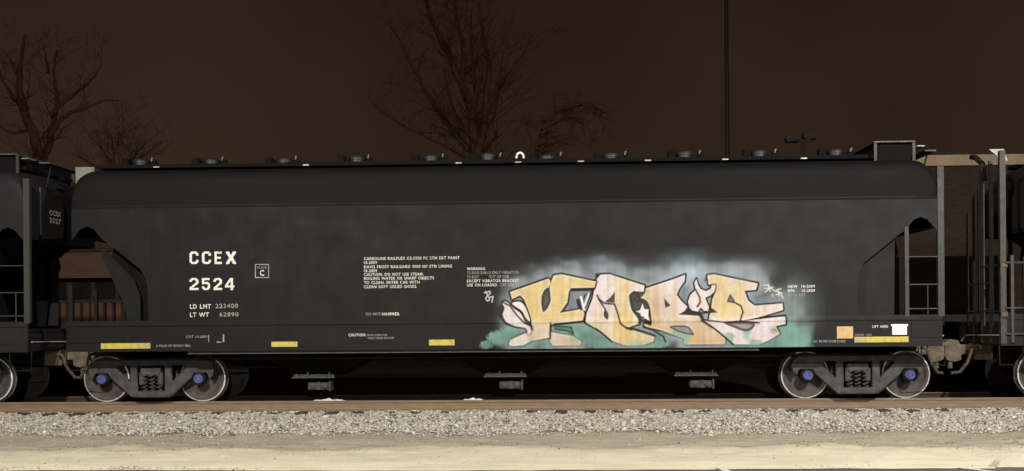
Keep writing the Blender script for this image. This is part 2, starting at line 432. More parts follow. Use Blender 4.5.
# ------------------------------------------------------------------ loose stones
def stone_field(name, X, Y, Z, S, cols, flat=0.75):
    n = len(X)
    t = (1 + 5 ** 0.5) / 2
    ico = np.array([(-1, t, 0), (1, t, 0), (-1, -t, 0), (1, -t, 0), (0, -1, t), (0, 1, t), (0, -1, -t), (0, 1, -t), (t, 0, -1), (t, 0, 1), (-t, 0, -1), (-t, 0, 1)], float)
    ico /= np.linalg.norm(ico[0])
    fc = np.array([(0, 11, 5), (0, 5, 1), (0, 1, 7), (0, 7, 10), (0, 10, 11), (1, 5, 9), (5, 11, 4), (11, 10, 2), (10, 7, 6), (7, 1, 8), (3, 9, 4), (3, 4, 2), (3, 2, 6), (3, 6, 8), (3, 8, 9), (4, 9, 5), (2, 4, 11), (6, 2, 10), (8, 6, 7), (9, 8, 1)])
    P = ico[None] * rng.uniform(0.62, 1.25, (n, 12, 1)) * rng.uniform(0.6, 1.15, (n, 1, 3))
    q = rng.normal(size=(n, 4)); q /= np.linalg.norm(q, axis=1, keepdims=True)
    w, x, y, z = q.T
    Rm = np.stack([1 - 2 * (y * y + z * z), 2 * (x * y - z * w), 2 * (x * z + y * w), 2 * (x * y + z * w), 1 - 2 * (x * x + z * z), 2 * (y * z - x * w), 2 * (x * z - y * w), 2 * (y * z + x * w), 1 - 2 * (x * x + y * y)], 1).reshape(n, 3, 3)
    P = np.einsum('nij,nkj->nki', Rm, P) * S[:, None, None]
    P[:, :, 2] *= flat
    P += np.stack([X, Y, Z], 1)[:, None]
    F = (fc[None] + (np.arange(n) * 12)[:, None, None]).reshape(-1)
    me = bpy.data.meshes.new(name)
    me.vertices.add(n * 12); me.vertices.foreach_set('co', P.ravel())
    me.loops.add(len(F)); me.loops.foreach_set('vertex_index', F)
    me.polygons.add(len(F) // 3)
    me.polygons.foreach_set('loop_start', np.arange(0, len(F), 3)); me.polygons.foreach_set('loop_total', np.full(len(F) // 3, 3))
    me.update(calc_edges=True)
    at = me.color_attributes.new('tint', 'FLOAT_COLOR', 'POINT')
    c4 = np.ones((n, 12, 4)); c4[:, :, :3] = cols[:, None]
    at.data.foreach_set('color', c4.ravel())
    m, nt, b = principled(name + ' stone')
    a = nt.nodes.new('ShaderNodeAttribute'); a.attribute_name = 'tint'
    nt.links.new(a.outputs['Color'], b.inputs['Base Color'])
    b.inputs['Roughness'].default_value = 0.9; b.inputs['Specular IOR Level'].default_value = 0.25
    me.materials.append(m)
    o = bpy.data.objects.new(name, me); COL.objects.link(o)
    return o

def stone_cols(n):
    base = np.array([(0.31, 0.29, 0.24), (0.37, 0.35, 0.295), (0.25, 0.235, 0.20), (0.32, 0.28, 0.21), (0.15, 0.138, 0.118), (0.45, 0.43, 0.37)])
    k = rng.choice(6, n, p=[0.30, 0.24, 0.18, 0.12, 0.06, 0.10])
    return base[k] * rng.uniform(0.8, 1.2, (n, 1))

n = 48000
Y = -0.85 - 2.0 * rng.beta(1.0, 1.1, n); X = rng.uniform(-11.2, 11.2, n)
keep = Y > -2.66 + 0.16 * np.sin(X * 1.7) + 0.12 * np.sin(X * 4.1 + 2) + rng.normal(0, 0.20, n)
X, Y = X[keep], Y[keep]
S = rng.uniform(0.016, 0.039, len(X)) * np.where(rng.random(len(X)) < 0.06, 1.5, 1.0)
Z = base_z(Y) + wobble(X, Y) + S * 0.35 + rng.uniform(-0.01, 0.02, len(X)) * (Y < -1.1)
tag(stone_field('ballast', X, Y, Z, S, stone_cols(len(X))), 'pale grey crushed stone ballast along the near rail', 'ballast', kind='stuff')
n = 7000
X = rng.uniform(-11, 11, n); Y = rng.uniform(-0.64, 2.4, n)
keep = np.abs(Y - 0.76) > 0.12
X, Y = X[keep], Y[keep]; S = rng.uniform(0.022, 0.04, len(X))
Z = base_z(Y) + wobble(X, Y) + S * 0.2
tag(stone_field('track_bed_ballast', X, Y, Z, S, stone_cols(len(X)) * 0.6), 'darker crushed stone lying between and behind the rails', 'ballast', kind='stuff')
n = 5200
X = rng.uniform(-11, 11, n); Y = -2.2 - rng.gamma(1.6, 0.8, n); Y = np.clip(Y, -6.45, -2.2)
S = rng.uniform(0.005, 0.014, n) * np.where(rng.random(n) < 0.06, 1.9, 1)
Z = base_z(Y) + wobble(X, Y) + S * 0.25
tag(stone_field('loose_pebbles', X, Y, Z, S, stone_cols(n) * 0.95), 'scattered small pebbles on the sandy shoulder', 'pebbles', kind='stuff')

# dry weeds and litter: clumps of dark flat shards on the shoulder and along the asphalt edge
cx, cy = [], []
for k in range(58):
    if k < 40: bx0, by0 = random.uniform(-10, 10), random.gauss(-4.1, 0.28)
    else: bx0, by0 = random.uniform(-10.5, -4.2) if k < 54 else random.uniform(-10, 10), random.gauss(-6.22, 0.05)
    m_ = random.randint(8, 40); ln = random.uniform(0.08, 0.45)
    for j in range(m_): cx.append(bx0 + random.gauss(0, ln)); cy.append(by0 + random.gauss(0, 0.05))
X, Y = np.array(cx), np.array(cy); n = len(X)
S = rng.uniform(0.006, 0.016, n); Z = base_z(Y) + wobble(X, Y) + S * 0.3
tag(stone_field('dry_litter', X, Y, Z, S, np.array([(0.15, 0.128, 0.085)]) * rng.uniform(0.5, 1.5, (n, 1)), flat=0.5), 'dark dry weeds and litter along the sandy shoulder', 'litter', kind='stuff')

# ------------------------------------------------------------------ railway track
track = tag(empty('railway_track'), kind='structure')
def rail_profile(y0):
    h = [(-0.075, -0.186), (0.075, -0.186), (0.075, -0.172), (0.030, -0.150), (0.024, -0.130), (0.024, -0.055), (0.028, -0.046), (0.037, -0.040), (0.037, -0.008), (0.030, 0.0), (-0.030, 0.0), (-0.037, -0.008), (-0.037, -0.040), (-0.028, -0.046), (-0.024, -0.055), (-0.024, -0.130), (-0.030, -0.150), (-0.075, -0.172)]
    mb = MB(); xs = [-60, -20, 20, 60]
    vs = [(x, y0 + a, b) for x in xs for a, b in h]
    k = len(h)
    for s in range(len(xs) - 1):
        for i in range(k):
            j = (i + 1) % k
            mb_face = (s * k + i, s * k + j, (s + 1) * k + j, (s + 1) * k + i)
            mb.f.append(mb_face); mb.m.append(1 if i in (8, 9, 10) else 0)
    mb.v = vs
    return mb
for y0 in (-0.755, 0.755):
    rail_profile(y0).build('rail', [M['rail'] if y0 < 0 else M['tie'], M['railtop'] if y0 < 0 else M['rail']], track)  # far rail takes darker colours that stand in for shade under the car
tie_me = None
for i in range(-21, 22):
    x = i * 0.52 + random.uniform(-0.03, 0.03)
    if tie_me is None:
        t_ = MB().box(-0.11, 0.11, -1.22, 1.22, -0.36, -0.186, ch=0.012).build('sleeper', M['tie'], track); tie_me = t_.data
    else:
        t_ = bpy.data.objects.new('sleeper', tie_me); COL.objects.link(t_); t_.parent = track
    t_.location.x = x
# small heaps of spilled load on the rail head
for k_, (x0, x1) in enumerate(((313, 346), (463, 484))):
    a, b = pix(x0, 400, -0.72), pix(x1, 400, -0.72)
    mb = MB(); nx, ny = 28, 9; vs = []
    for i in range(nx):
        for j in range(ny):
            u, v = i / (nx - 1), j / (ny - 1)
            h = (math.sin(math.pi * u) * math.sin(math.pi * v)) ** 0.8 * (0.030 + 0.012 * math.sin(u * 17) + 0.008 * math.sin(u * 31 + v * 9))
            vs.append((a.x + (b.x - a.x) * u, -0.80 + 0.09 * v, 0.001 + h))
    fs = [(i * ny + j, (i + 1) * ny + j, (i + 1) * ny + j + 1, i * ny + j + 1) for i in range(nx - 1) for j in range(ny - 1)]
    mb.add(vs, fs)
    tag(mb.build('spilled_pellets', M['pellets'], smooth=True), ('long white smear of spilled load on the rail left of centre', 'short white smear of spilled load on the rail below the graffiti\'s left edge')[k_], 'spill', 'spilled load on the rail')
# ------------------------------------------------------------------ covered hopper cars
SIDE_Y, SILL_Y, LEDGE = -1.58, -1.60, 1.44
CUT = [(1.42, LEDGE), (1.41, 2.02), (1.385, 2.22), (1.29, 2.41), (0.68, 2.90), (0.60, 2.95), (0.53, 3.03), (0.43, 3.15), (0.32, 3.19), (0.20, 3.14), (0.08, 3.0), (0.04, 2.94)]
SHELL = [(-1.58, 3.50), (-1.578, 3.80), (-1.572, 3.98), (-1.55, 4.08), (-1.49, 4.155), (-1.38, 4.20), (-1.15, 4.235), (-0.6, 4.28), (0, 4.30)]

def build_truck(x, parent):
    tr = MB()
    tr.box(-0.20, 0.20, -0.92, 0.92, 0.46, 0.68, ch=0.02)                       # bolster
    tr.box(-0.91, -0.87, -0.60, 0.60, 0.43, 0.47); tr.box(0.87, 0.91, -0.60, 0.60, 0.43, 0.47)
    truck = tr.build('truck', M['dark'], parent); truck.location = (x, 0, 0)
    wh = MB()
    prof = [(0.001, -0.03), (0.085, -0.03), (0.10, 0.02), (0.17, 0.05), (0.30, 0.035), (0.355, 0.005), (0.365, 0.0), (0.408, 0.0), (0.422, 0.003), (0.430, 0.010), (0.431, 0.095), (0.437, 0.105), (0.458, 0.114), (0.458, 0.126), (0.445, 0.135), (0.36, 0.135), (0.355, 0.11), (0.15, 0.09), (0.08, 0.11), (0.001, 0.11)]
    wh.lathe(prof, (0, 0, 0), (0, 1, 0), n=56, mats=[0] * 7 + [1] * 2 + [2] * 5 + [0] * 5)
    first = None
    for ax in (-0.90, 0.90):
        MB().tube([(ax, -0.70, 0.43), (ax, 0.70, 0.43)], 0.085, 12).build('axle', M['dark'], truck, smooth=True)
        for sgn in (-1, 1):
            if first is None:
                w = wh.build('wheel', [M['wheel'], M['rim'], M['steel']], truck, smooth=True); first = w
            else:
                w = bpy.data.objects.new('wheel', first.data); COL.objects.link(w); w.parent = truck
            w.location = (ax, 0.80 * sgn, 0.43)
            if sgn > 0: w.rotation_euler.z = math.pi
    out = [(-1.16, 0.60), (-1.13, 0.70), (-1.05, 0.752), (-0.95, 0.765), (0.95, 0.765), (1.05, 0.752), (1.13, 0.70), (1.16, 0.60), (1.13, 0.50), (1.09, 0.46), (1.075, 0.52), (1.03, 0.555), (0.80, 0.555), (0.755, 0.50), (0.745, 0.46), (0.69, 0.42), (0.37, 0.125), (0.32, 0.105), (-0.32, 0.105), (-0.37, 0.125), (-0.69, 0.42), (-0.745, 0.46), (-0.755, 0.50), (-0.80, 0.555), (-1.03, 0.555), (-1.075, 0.52), (-1.09, 0.46), (-1.13, 0.50)]
    tri = [(0.665, 0.67), (0.635, 0.70), (0.39, 0.70), (0.365, 0.67), (0.365, 0.40), (0.38, 0.36), (0.405, 0.36), (0.66, 0.62)]
    ctr = [(-0.275, 0.67), (-0.255, 0.695), (0.255, 0.695), (0.275, 0.67), (0.275, 0.205), (0.255, 0.185), (-0.255, 0.185), (-0.275, 0.205)]
    for sgn in (-1, 1):
        fr = plate('side_frame', [out, tri, [(-a, b) for a, b in tri][::-1], ctr], 0.94 * sgn, 0.035, M['truckgrey'], truck, bevel=0.022)
        rib = MB()
        rib.box(-0.92, 0.92, 0.94 * sgn - 0.075, 0.94 * sgn + 0.075, 0.735, 0.768, ch=0.008)
        rib.box(-0.31, 0.31, 0.94 * sgn - 0.10, 0.94 * sgn + 0.10, 0.10, 0.15, ch=0.01)
        rib.box(-0.19, 0.19, 0.94 * sgn - 0.07, 0.94 * sgn + 0.07, 0.50, 0.63, ch=0.015)
        for a in (-0.22, 0.13):
            rib.box(a, a + 0.09, 0.94 * sgn - 0.05, 0.94 * sgn + 0.05, 0.32, 0.56, ch=0.01)
        rib.build('frame_rib', M['truckgrey'], fr)
        for a in (-0.14, 0.0, 0.14):
            sp = MB(); pts = []
            for k in range(60):
                an = k / 60 * 5 * 2 * math.pi
                pts.append((a + 0.052 * math.cos(an), 0.94 * sgn + 0.052 * math.sin(an), 0.16 + 0.34 * k / 59))
            sp.tube(pts, 0.014, 6).build('spring', M['wheel'], truck, smooth=True)
        for ax in (-0.90, 0.90):
            y = sgn * 0.94
            MB().lathe([(0.001, -0.10), (0.105, -0.10), (0.115, -0.08), (0.115, 0.10), (0.001, 0.10)], (ax, y, 0.43), (0, 1, 0), 28).build('bearing_housing', M['dark'], truck, smooth=True)
            c = MB().lathe([(0.001, 0.0), (0.050, 0.0), (0.055, -0.012), (0.078, -0.012), (0.086, 0.0), (0.086, 0.05), (0.001, 0.05)], (ax, y + sgn * 0.115, 0.43), (0, -sgn, 0), 28)
            for k in range(3):
                an = k * 2.094 + 0.5
                c.lathe([(0.001, -0.026), (0.017, -0.026), (0.017, 0.0)], (ax + 0.048 * math.cos(an), y + sgn * 0.115, 0.43 + 0.048 * math.sin(an)), (0, -sgn, 0), 6)
            c.build('bearing_cap', M['cap'], truck, smooth=True)
    for s2 in (-1, 1):
        MB().box(s2 * 0.42 - 0.025, s2 * 0.42 + 0.025, -0.80, -0.68, 0.34, 0.58, ch=0.01).build('brake_shoe', M['rust'], truck)
    return truck

def hopper_car(name, X0, half, body, detail, ext=0.0, roof_m=None):
    root = empty(name, (X0, 0, 0))
    H = half; HE = half + ext; roof_m = roof_m or body
    # side sheets
    for sgn in (-1, 1):
        top = [(H - 0.04, 3.5), (-H + 0.04, 3.5)]
        right = [(H - s, z) for s, z in CUT]
        left = [(-H + s, z) for s, z in CUT][::-1]
        plate('side_sheet', [right + top + left], sgn * (1.58 - 0.008), 0.008, body, root)
        y0, y1 = sgn * 1.54, sgn * 1.60
        MB().box(-HE - 0.06, HE + 0.03, min(y0, y1), max(y0, y1), 0.95, LEDGE - 0.03).build('side_sill', body, root)
        lip = MB(); prof = [(1.545, LEDGE - 0.055), (1.6015, LEDGE - 0.050), (1.612, LEDGE - 0.03), (1.612, LEDGE - 0.005), (1.583, LEDGE + 0.055), (1.545, LEDGE + 0.06)]
        for (xa, xb) in ((-HE - 0.055, HE + 0.028),):
            k = len(prof)
            lip.add([(x, sgn * a, b) for x in (xa, xb) for a, b in prof], [(i, (i + 1) % k, k + (i + 1) % k, k + i) for i in range(k)] + [tuple(range(k)), tuple(range(2 * k - 1, k - 1, -1))])
        lip.build('sill_lip', body, root)
        MB().box(-H + 0.35, H - 0.35, sgn * 1.579 - 0.004, sgn * 1.579 + 0.004, 3.535, 3.553, ch=0.002).build('lap_seam', body, root)
        # bottom flange angle
        MB().box(-5.55, 4.55, min(sgn * 1.50, sgn * 1.56), max(sgn * 1.50, sgn * 1.56), 0.897, 0.911).box(-5.55, 4.55, min(sgn * 1.50, sgn * 1.512), max(sgn * 1.50, sgn * 1.512), 0.911, 0.949).build('sill_flange', M['steel'], root)
    # rounded upper shell and roof
    prof = SHELL + [(-y, z) for y, z in SHELL[:-1]][::-1]
    st = []
    for s in (0.04, 0.06, 0.10, 0.16, 0.24, 0.34, 0.48): st.append((-H + s, s))
    st += [(x, 1) for x in np.linspace(-H + 1, H - 1, 12)]
    for s in (0.48, 0.34, 0.24, 0.16, 0.10, 0.06, 0.04): st.append((H - s, s))
    sh = MB(); k = len(prof)
    for x, s in st:
        q = min(1.0, (s - 0.04) / 0.36); g = 0.45 + 0.55 * math.sqrt(max(0, 1 - (1 - q) ** 2))
        for y, z in prof:
            sh.v.append((x, y * (0.985 + 0.015 * g), 3.5 + (z - 3.5) * g))
    for i in range(len(st) - 1):
        for j in range(k - 1):
            sh.f.append((i * k + j, i * k + j + 1, (i + 1) * k + j + 1, (i + 1) * k + j)); sh.m.append(0)
    sh.f.append(tuple(range(k))); sh.m.append(0)
    sh.f.append(tuple(range((len(st) - 1) * k, len(st) * k))); sh.m.append(0)
    sh.build('roof', roof_m, root, smooth=True)
    # end walls and sloping hopper ends
    for e in (-1, 1):
        line = [(0.045, 3.52), (0.045, 3.0), (0.56, 2.99), (0.68, 2.91), (1.30, 2.42), (1.43, 2.05), (1.43, 1.10)]
        ew = MB()
        ew.v = [(e * (H - s), y, z) for s, z in line for y in (-1.562, 1.562)]
        for i in range(len(line) - 1): ew.f.append((2 * i, 2 * i + 1, 2 * i + 3, 2 * i + 2)); ew.m.append(0)
        ew.build('end_slope_sheet', body, root)
        for sgn in (-1, 1):
            near_right = (e * sgn) < 0          # ladder end of that side
            MB().prism([(e * (H - s_), z_) for s_, z_ in ((1.55, 1.40), (0.92, 1.40), (0.86, 1.9), (0.60, 2.60), (0.66, 2.88), (1.30, 2.40), (1.55, 2.2))], sgn * 1.20, sgn * 1.21).build('shade_web', M['bay'], root)  # black plate added as the shadow band below the side sheet's cut
            if near_right or sgn > 0:
                pl = [(1.55, 1.42), (0.72, 1.42), (0.70, 2.86), (0.76, 2.83), (1.30, 2.40), (1.55, 2.30)]
            else:
                pl = [(1.20, 1.42), (0.98, 1.42), (0.86, 1.88), (0.50, 2.62), (0.46, 2.90), (0.60, 2.74), (1.08, 2.24), (1.19, 1.95)]
            plate('end_gusset', [[(e * (H - s), z) for s, z in pl][::e]], sgn * 1.34, 0.008, body, root)
            # corner post, grab irons / ladder
            if near_right:
                ld = MB().box(min(e * (H - 0.035), e * (H + 0.075)), max(e * (H - 0.035), e * (H + 0.075)), min(sgn * 1.50, sgn * 1.597), max(sgn * 1.50, sgn * 1.597), 1.465, 4.06, ch=0.006)
                ld.box(min(e * (H - 0.60), e * (H - 0.53)), max(e * (H - 0.60), e * (H - 0.53)), min(sgn * 1.545, sgn * 1.595), max(sgn * 1.545, sgn * 1.595), 1.465, 3.02, ch=0.005)
                lo = ld.build('ladder', detail, root)
                for z in (1.60, 2.02, 2.50):
                    MB().tube([(e * (H - 0.54), sgn * 1.565, z), (e * (H - 0.02), sgn * 1.565, z)], 0.013, 8).build('rung', detail, lo, smooth=True)
                MB().tube([(e * (H - 0.20), sgn * 1.55, 1.465), (e * (H - 0.20), sgn * 1.55, 2.02)], 0.011, 8).build('grab_iron', detail, lo, smooth=True)
                MB().box(min(e * (H - 0.50), e * (H - 0.06)), max(e * (H - 0.50), e * (H - 0.06)), min(sgn * 1.601, sgn * 1.612), max(sgn * 1.601, sgn * 1.612), 1.10, 1.38, ch=0.004).build('sill_panel', body, root)
            else:
                gi = MB().box(min(e * (H - 0.05), e * (H + 0.02)), max(e * (H - 0.05), e * (H + 0.02)), min(sgn * 1.50, sgn * 1.59), max(sgn * 1.50, sgn * 1.59), 1.465, 2.15, ch=0.005)
                gi.build('corner_post', body, root)
                MB().box(min(e * (H - 0.48), e * (H + 0.04)), max(e * (H - 0.48), e * (H + 0.04)), min(sgn * 1.601, sgn * 1.612), max(sgn * 1.601, sgn * 1.612), 1.10, 1.385, ch=0.004).build('sill_panel', body, root)
            # sill step
            sx = e * (HE - 0.12)
            MB().tube([(sx - 0.2, sgn * 1.55, 0.96), (sx - 0.2, sgn * 1.57, 0.62), (sx + 0.2, sgn * 1.57, 0.62), (sx + 0.2, sgn * 1.55, 0.96)], 0.012, 6).build('sill_step', M['dark'], root)
        # platform, end sill, coupler and hose
        MB().box(min(e * (H - 1.42), e * (HE - 0.02)), max(e * (H - 1.42), e * (HE - 0.02)), -1.538, 1.538, 1.30, 1.36).build('end_platform', M['dark'], root)
        MB().box(min(e * (HE - 0.06), e * (HE + 0.02)), max(e * (HE - 0.06), e * (HE + 0.02)), -1.537, 1.537, 0.96, 1.29, ch=0.01).build('end_sill', body, root)
        cp = MB().box(min(e * (HE - 0.3), e * (HE + 0.28)), max(e * (HE - 0.3), e * (HE + 0.28)), -0.09, 0.09, 0.76, 0.94, ch=0.02)
        cp.box(min(e * (HE - 0.3), e * (HE + 0.05)), max(e * (HE - 0.3), e * (HE + 0.05)), -0.26, 0.26, 0.66, 0.955, ch=0.02)
        kn = [(0.24, 0.66), (0.36, 0.62), (0.50, 0.66), (0.56, 0.78), (0.54, 0.98), (0.44, 1.04), (0.30, 1.02), (0.24, 0.92)]
        pts = [(e * (HE + a), b) for a, b in kn]
        cp.prism(pts if e > 0 else pts[::-1], -0.17 if e > 0 else -0.14, 0.14 if e > 0 else 0.17)
        cp.tube([(e * (HE + 0.42), -0.06, 0.50), (e * (HE + 0.42), -0.06, 0.70)], 0.045, 8)
        cp.build('coupler', M['palerust'], root)
        hs = [(e * (HE + 0.02), -0.42, 0.90), (e * (HE + 0.14), -0.42, 0.86), (e * (HE + 0.22), -0.40, 0.62), (e * (HE + 0.34), -0.34, 0.44), (e * (HE + 0.46), -0.26, 0.42)]
        MB().tube(hs, 0.03, 8).build('air_hose', M['rust'], root, smooth=True)
        MB().tube([(e * (HE + 0.07), -1.52, 1.13), (e * (HE + 0.10), -1.0, 1.125), (e * (HE + 0.10), 0.05, 1.11), (e * (HE + 0.16), 0.08, 1.0)], 0.014, 8).build('uncoupling_lever', M['galv'], root, smooth=True)
        # lettering plate on the upper end wall
        ep = MB(); pg = [(-0.95, 3.10), (-0.80, 3.03), (-0.02, 3.10), (0.02, 3.28), (0.02, 3.70), (-0.10, 3.82), (-0.62, 3.98), (-0.95, 3.98)]
        ex = e * (H - 0.005)
        ep.add([(ex, y, z) for y, z in pg] + [(ex - e * 0.035, y, z) for y, z in pg], [tuple(range(8)), tuple(range(15, 7, -1))] + [(i, 8 + i, 8 + (i + 1) % 8, (i + 1) % 8) for i in range(8)])
        ep.build('end_plate', M['truckgrey'] if False else M['endplate'], root)
        if e < 0: continue
        MB().box(H - 0.04, H + 0.16, -0.95, 0.95, 4.415, 4.44).build('end_walkway', M['steel'], root)
        for y in (-0.7, 0.7):
            MB().tube([(e * (H - 0.02), y, 4.0), (e * (H + 0.08), y, 4.416)], 0.016, 6).build('walkway_bracket', body, root)
    # centre sill and hopper bays with outlet gates
    MB().box(-H + 0.2, H - 0.2, -0.24, 0.24, 0.72, 1.02).build('centre_sill', M['dark'], root)
    MB().box(-H + 1.43, H - 1.43, -1.53, 1.53, 1.0, 1.02).build('floor_sheet', M['dark'], root)
    for px0 in (314, 506, 697):
        gx = pix(px0, 380, -0.9).x - CAR_X
        hb = MB(); t = [(gx - 1.3, -1.0), (gx + 1.3, -1.0), (gx + 1.3, 1.0), (gx - 1.3, 1.0)]; bt = [(gx - 0.42, -0.5), (gx + 0.42, -0.5), (gx + 0.42, 0.5), (gx - 0.42, 0.5)]
        hb.add([(x, y, 1.0) for x, y in t] + [(x, y, 0.46) for x, y in bt], [(0, 1, 2, 3), (7, 6, 5, 4), (0, 4, 5, 1), (1, 5, 6, 2), (2, 6, 7, 3), (3, 7, 4, 0)])
        bay = hb.build('hopper_bay', M['bay'], root)
        g = MB().box(gx - 0.41, gx + 0.38, -0.92, -0.84, 0.425, 0.445).box(gx - 0.38, gx + 0.36, -0.87, -0.84, 0.445, 0.49)
        for k in range(4): g.box(gx - 0.33 + k * 0.2, gx - 0.30 + k * 0.2, -0.90, -0.83, 0.445, 0.50 + 0.03 * (k % 2))
        g.build('gate_frame', M['gate'], bay)
        g2 = MB().box(gx - 0.12, gx + 0.28, -0.88, -0.55, 0.21, 0.34, ch=0.015)
        g2.lathe([(0.05, 0), (0.05, 0.03), (0.001, 0.035)], (gx - 0.03, -0.88, 0.28), (0, -1, 0), 12).lathe([(0.045, 0), (0.045, 0.03), (0.001, 0.035)], (gx + 0.20, -0.88, 0.28), (0, -1, 0), 12)
        g2.box(gx + 0.28, gx + 0.305, -0.92, -0.60, 0.19, 0.37).box(gx + 0.06, gx + 0.12, -0.90, -0.88, 0.21, 0.35)
        g2.build('outlet_gate', M['gate'], bay)
    MB().tube([(-H + 1.2, -0.95, 0.80), (-3.0, -0.98, 0.79), (3.0, -0.98, 0.79), (H - 1.2, -0.95, 0.80)], 0.022, 8).build('brake_pipe', M['dark'], root, smooth=True)
    MB().tube([(-5.2, -0.5, 0.62), (5.2, -0.5, 0.60)], 0.018, 6).build('brake_rod', M['dark'], root, smooth=True)
    # trucks
    for x in (-6.42, 6.40): build_truck(x, root)
    # roof: running boards, hatches with latches, raised platform
    for sgn in (-1, 1):
        rb = MB().box(-H + 0.3, H - 0.25, min(sgn * 0.62, sgn * 1.0), max(sgn * 0.62, sgn * 1.0), 4.30, 4.365)
        rb.build('running_board', M['bay'], root)
    for i, (hx, sc) in enumerate(HATCH):
        y = -0.12
        hc = MB().lathe([(0.150, -0.25), (0.150, 0.05), (0.168, 0.055), (0.168, 0.095), (0.150, 0.125), (0.08, 0.145), (0.001, 0.15)], (hx + random.uniform(-.02, .02), y, 4.435 + 0.02 * sc + random.uniform(-.012, .012)), (0, 0, 1), 28)
        ho = hc.build('hatch_cover', M['hatch'], root, smooth=True)
        MB().box(hx - 0.33, hx - 0.19, y - 0.16, y + 0.05, 4.36, 4.575 + 0.02 * sc, ch=0.015).build('hinge', M['bay'], ho)
        MB().box(hx + 0.20, hx + 0.32, y - 0.10, y, 4.36, 4.55, ch=0.01).build('latch_bracket', M['bay'], ho)
        lt = MB().tube([(hx + 0.25, y - 0.13, 4.53), (hx + 0.26, y - 0.15, 4.575), (hx + 0.275, y - 0.15, 4.59)], 0.014, 6)
        lt.build('latch', M['galv'], ho)
        if i % 2 == 0 or i > 4:
            bx_ = hx + 0.62
            MB().box(bx_ - 0.055, bx_ + 0.055, -1.03, -1.002, 4.30, 4.322).build('board_clip', M['galv'], root)
    pf = MB().box(H - 1.02, H - 0.30, -1.25, 1.25, 4.54, 4.565)
    pf.build('roof_platform', M['steel'], root)
    for x in (H - 1.01, H - 0.34):
        for y in (-1.22, 1.18): MB().box(x, x + 0.05, y, y + 0.04, 4.05, 4.539).build('platform_post', M['sidepost'], root)
    MB().box(H - 0.95, H - 0.36, -1.16, 1.16, 4.18, 4.53).build('platform_box', M['bay'], root)
    MB().box(H - 0.25, H - 0.12, -1.2, -0.9, 4.47, 4.485).build('roof_grab', M['galv'], root)
    # pale square corner plate behind the rounded left shoulder
    MB().box(-H + 0.0, -H + 0.34, -1.30, -1.285, 3.86, 4.29).build('corner_plate', M['cornerplate'], root)
    return root

CAR_X = -1.082
M['bay'] = mat('shade black hopper', (0.004, 0.004, 0.004), (0.007, 0.006, 0.006), rough=0.9, spec=0.1)  # black paint with the shade under the car put into its colour
M['gate'] = mat('gate steel', (0.036, 0.034, 0.033), (0.012, 0.011, 0.010), rough=0.6, scale=14)
M['hatch'] = mat('dusty black hatch', (0.011, 0.010, 0.010), (0.007, 0.0065, 0.0065), rough=0.55, scale=7)
M['endplate'] = mat('end plate paint', (0.022, 0.022, 0.023), (0.016, 0.016, 0.016), rough=0.5, scale=5)
M['cornerplate'] = mat('weathered bare plate', (0.17, 0.15, 0.12), (0.12, 0.105, 0.085), rough=0.6, scale=9)
M['roofpaint'] = mat('darker roof paint', (0.0056, 0.0056, 0.0058), (0.0074, 0.0073, 0.0076), rough=0.65, scale=0.6, spec=0.07)  # upper shell in a darker tone than the side sheets
M['sidepost'] = mat('dark grey ladder paint', (0.023, 0.021, 0.020), (0.014, 0.013, 0.012), rough=0.6, scale=8)
M['brownbody'] = mat('brown black car paint', (0.020, 0.016, 0.013), (0.013, 0.011, 0.010), rough=0.7, scale=1.5, spec=0.1)
HATCH = [((pix(x, 157, -0.12).x - CAR_X), s) for x, s in ((141, 1), (211, 0), (284, 0), (356, 1), (430, 1), (487, 1), (547, 0), (611, 0), (685, 1), (760, 1), (835, 1))]

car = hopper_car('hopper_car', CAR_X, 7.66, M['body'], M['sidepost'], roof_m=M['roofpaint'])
for xs_ in (-4.9, -2.45):
    MB().box(xs_ - 0.007, xs_ + 0.007, -1.584, -1.5795, 1.52, 3.53, ch=0.001).build('weld_seam', M['body'], car)
tag(car, 'long black covered hopper car with graffiti low on its side', 'hopper car')
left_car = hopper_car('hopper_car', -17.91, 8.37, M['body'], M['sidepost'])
tag(left_car, 'black hopper car cut off by the left edge, small lettering on its end', 'hopper car')
right_car = hopper_car('hopper_car', 15.94, 7.5, M['brownbody'], M['postgrey'], ext=0.77)
tag(right_car, 'brown-black hopper car cut off by the right edge, pale posts on its end', 'hopper car')

# the right-hand car's end cage: posts, brace, bracket and near ladder
Hr = 8.27
for y, zt, r_ in ((-1.56, 4.32, 0.05), (-1.05, 4.22, 0.032), (-0.62, 4.1, 0.036), (-0.22, 3.7, 0.022), (0.12, 3.4, 0.016)):
    MB().box(-Hr - 0.02 - r_, -Hr - 0.02 + r_, y - r_, y + r_, 0.98, zt, ch=0.006).build('end_post', M['postgrey'], right_car)
for z, y0, y1 in ((2.35, -1.5, -0.62), (1.55, -1.5, 0.2), (2.05, -1.05, 0.1)):
    MB().tube([(-Hr - 0.05, y0, z), (-Hr - 0.05, y1, z)], 0.014, 6).build('grab_iron', M['postgrey'], right_car)
for x in (0.12, 0.34):
    MB().box(-Hr + x - 0.025, -Hr + x + 0.025, -1.64, -1.60, 1.0, 2.52 - 0.1 * x, ch=0.005).build('ladder_post', M['postgrey'], right_car)
for z in (1.15, 1.60, 2.38):
    MB().tube([(-Hr + 0.0, -1.63, z), (-Hr + 0.55, -1.63, z)], 0.016, 6).build('rung', M['postgrey'], right_car)
MB().tube([(-Hr - 0.04, -0.2, 4.40), (-Hr - 0.06, -0.45, 4.36), (-Hr - 0.05, -0.75, 4.2), (-Hr - 0.03, -0.8, 3.9)], 0.05, 8).build('brace', M['dark'], right_car)
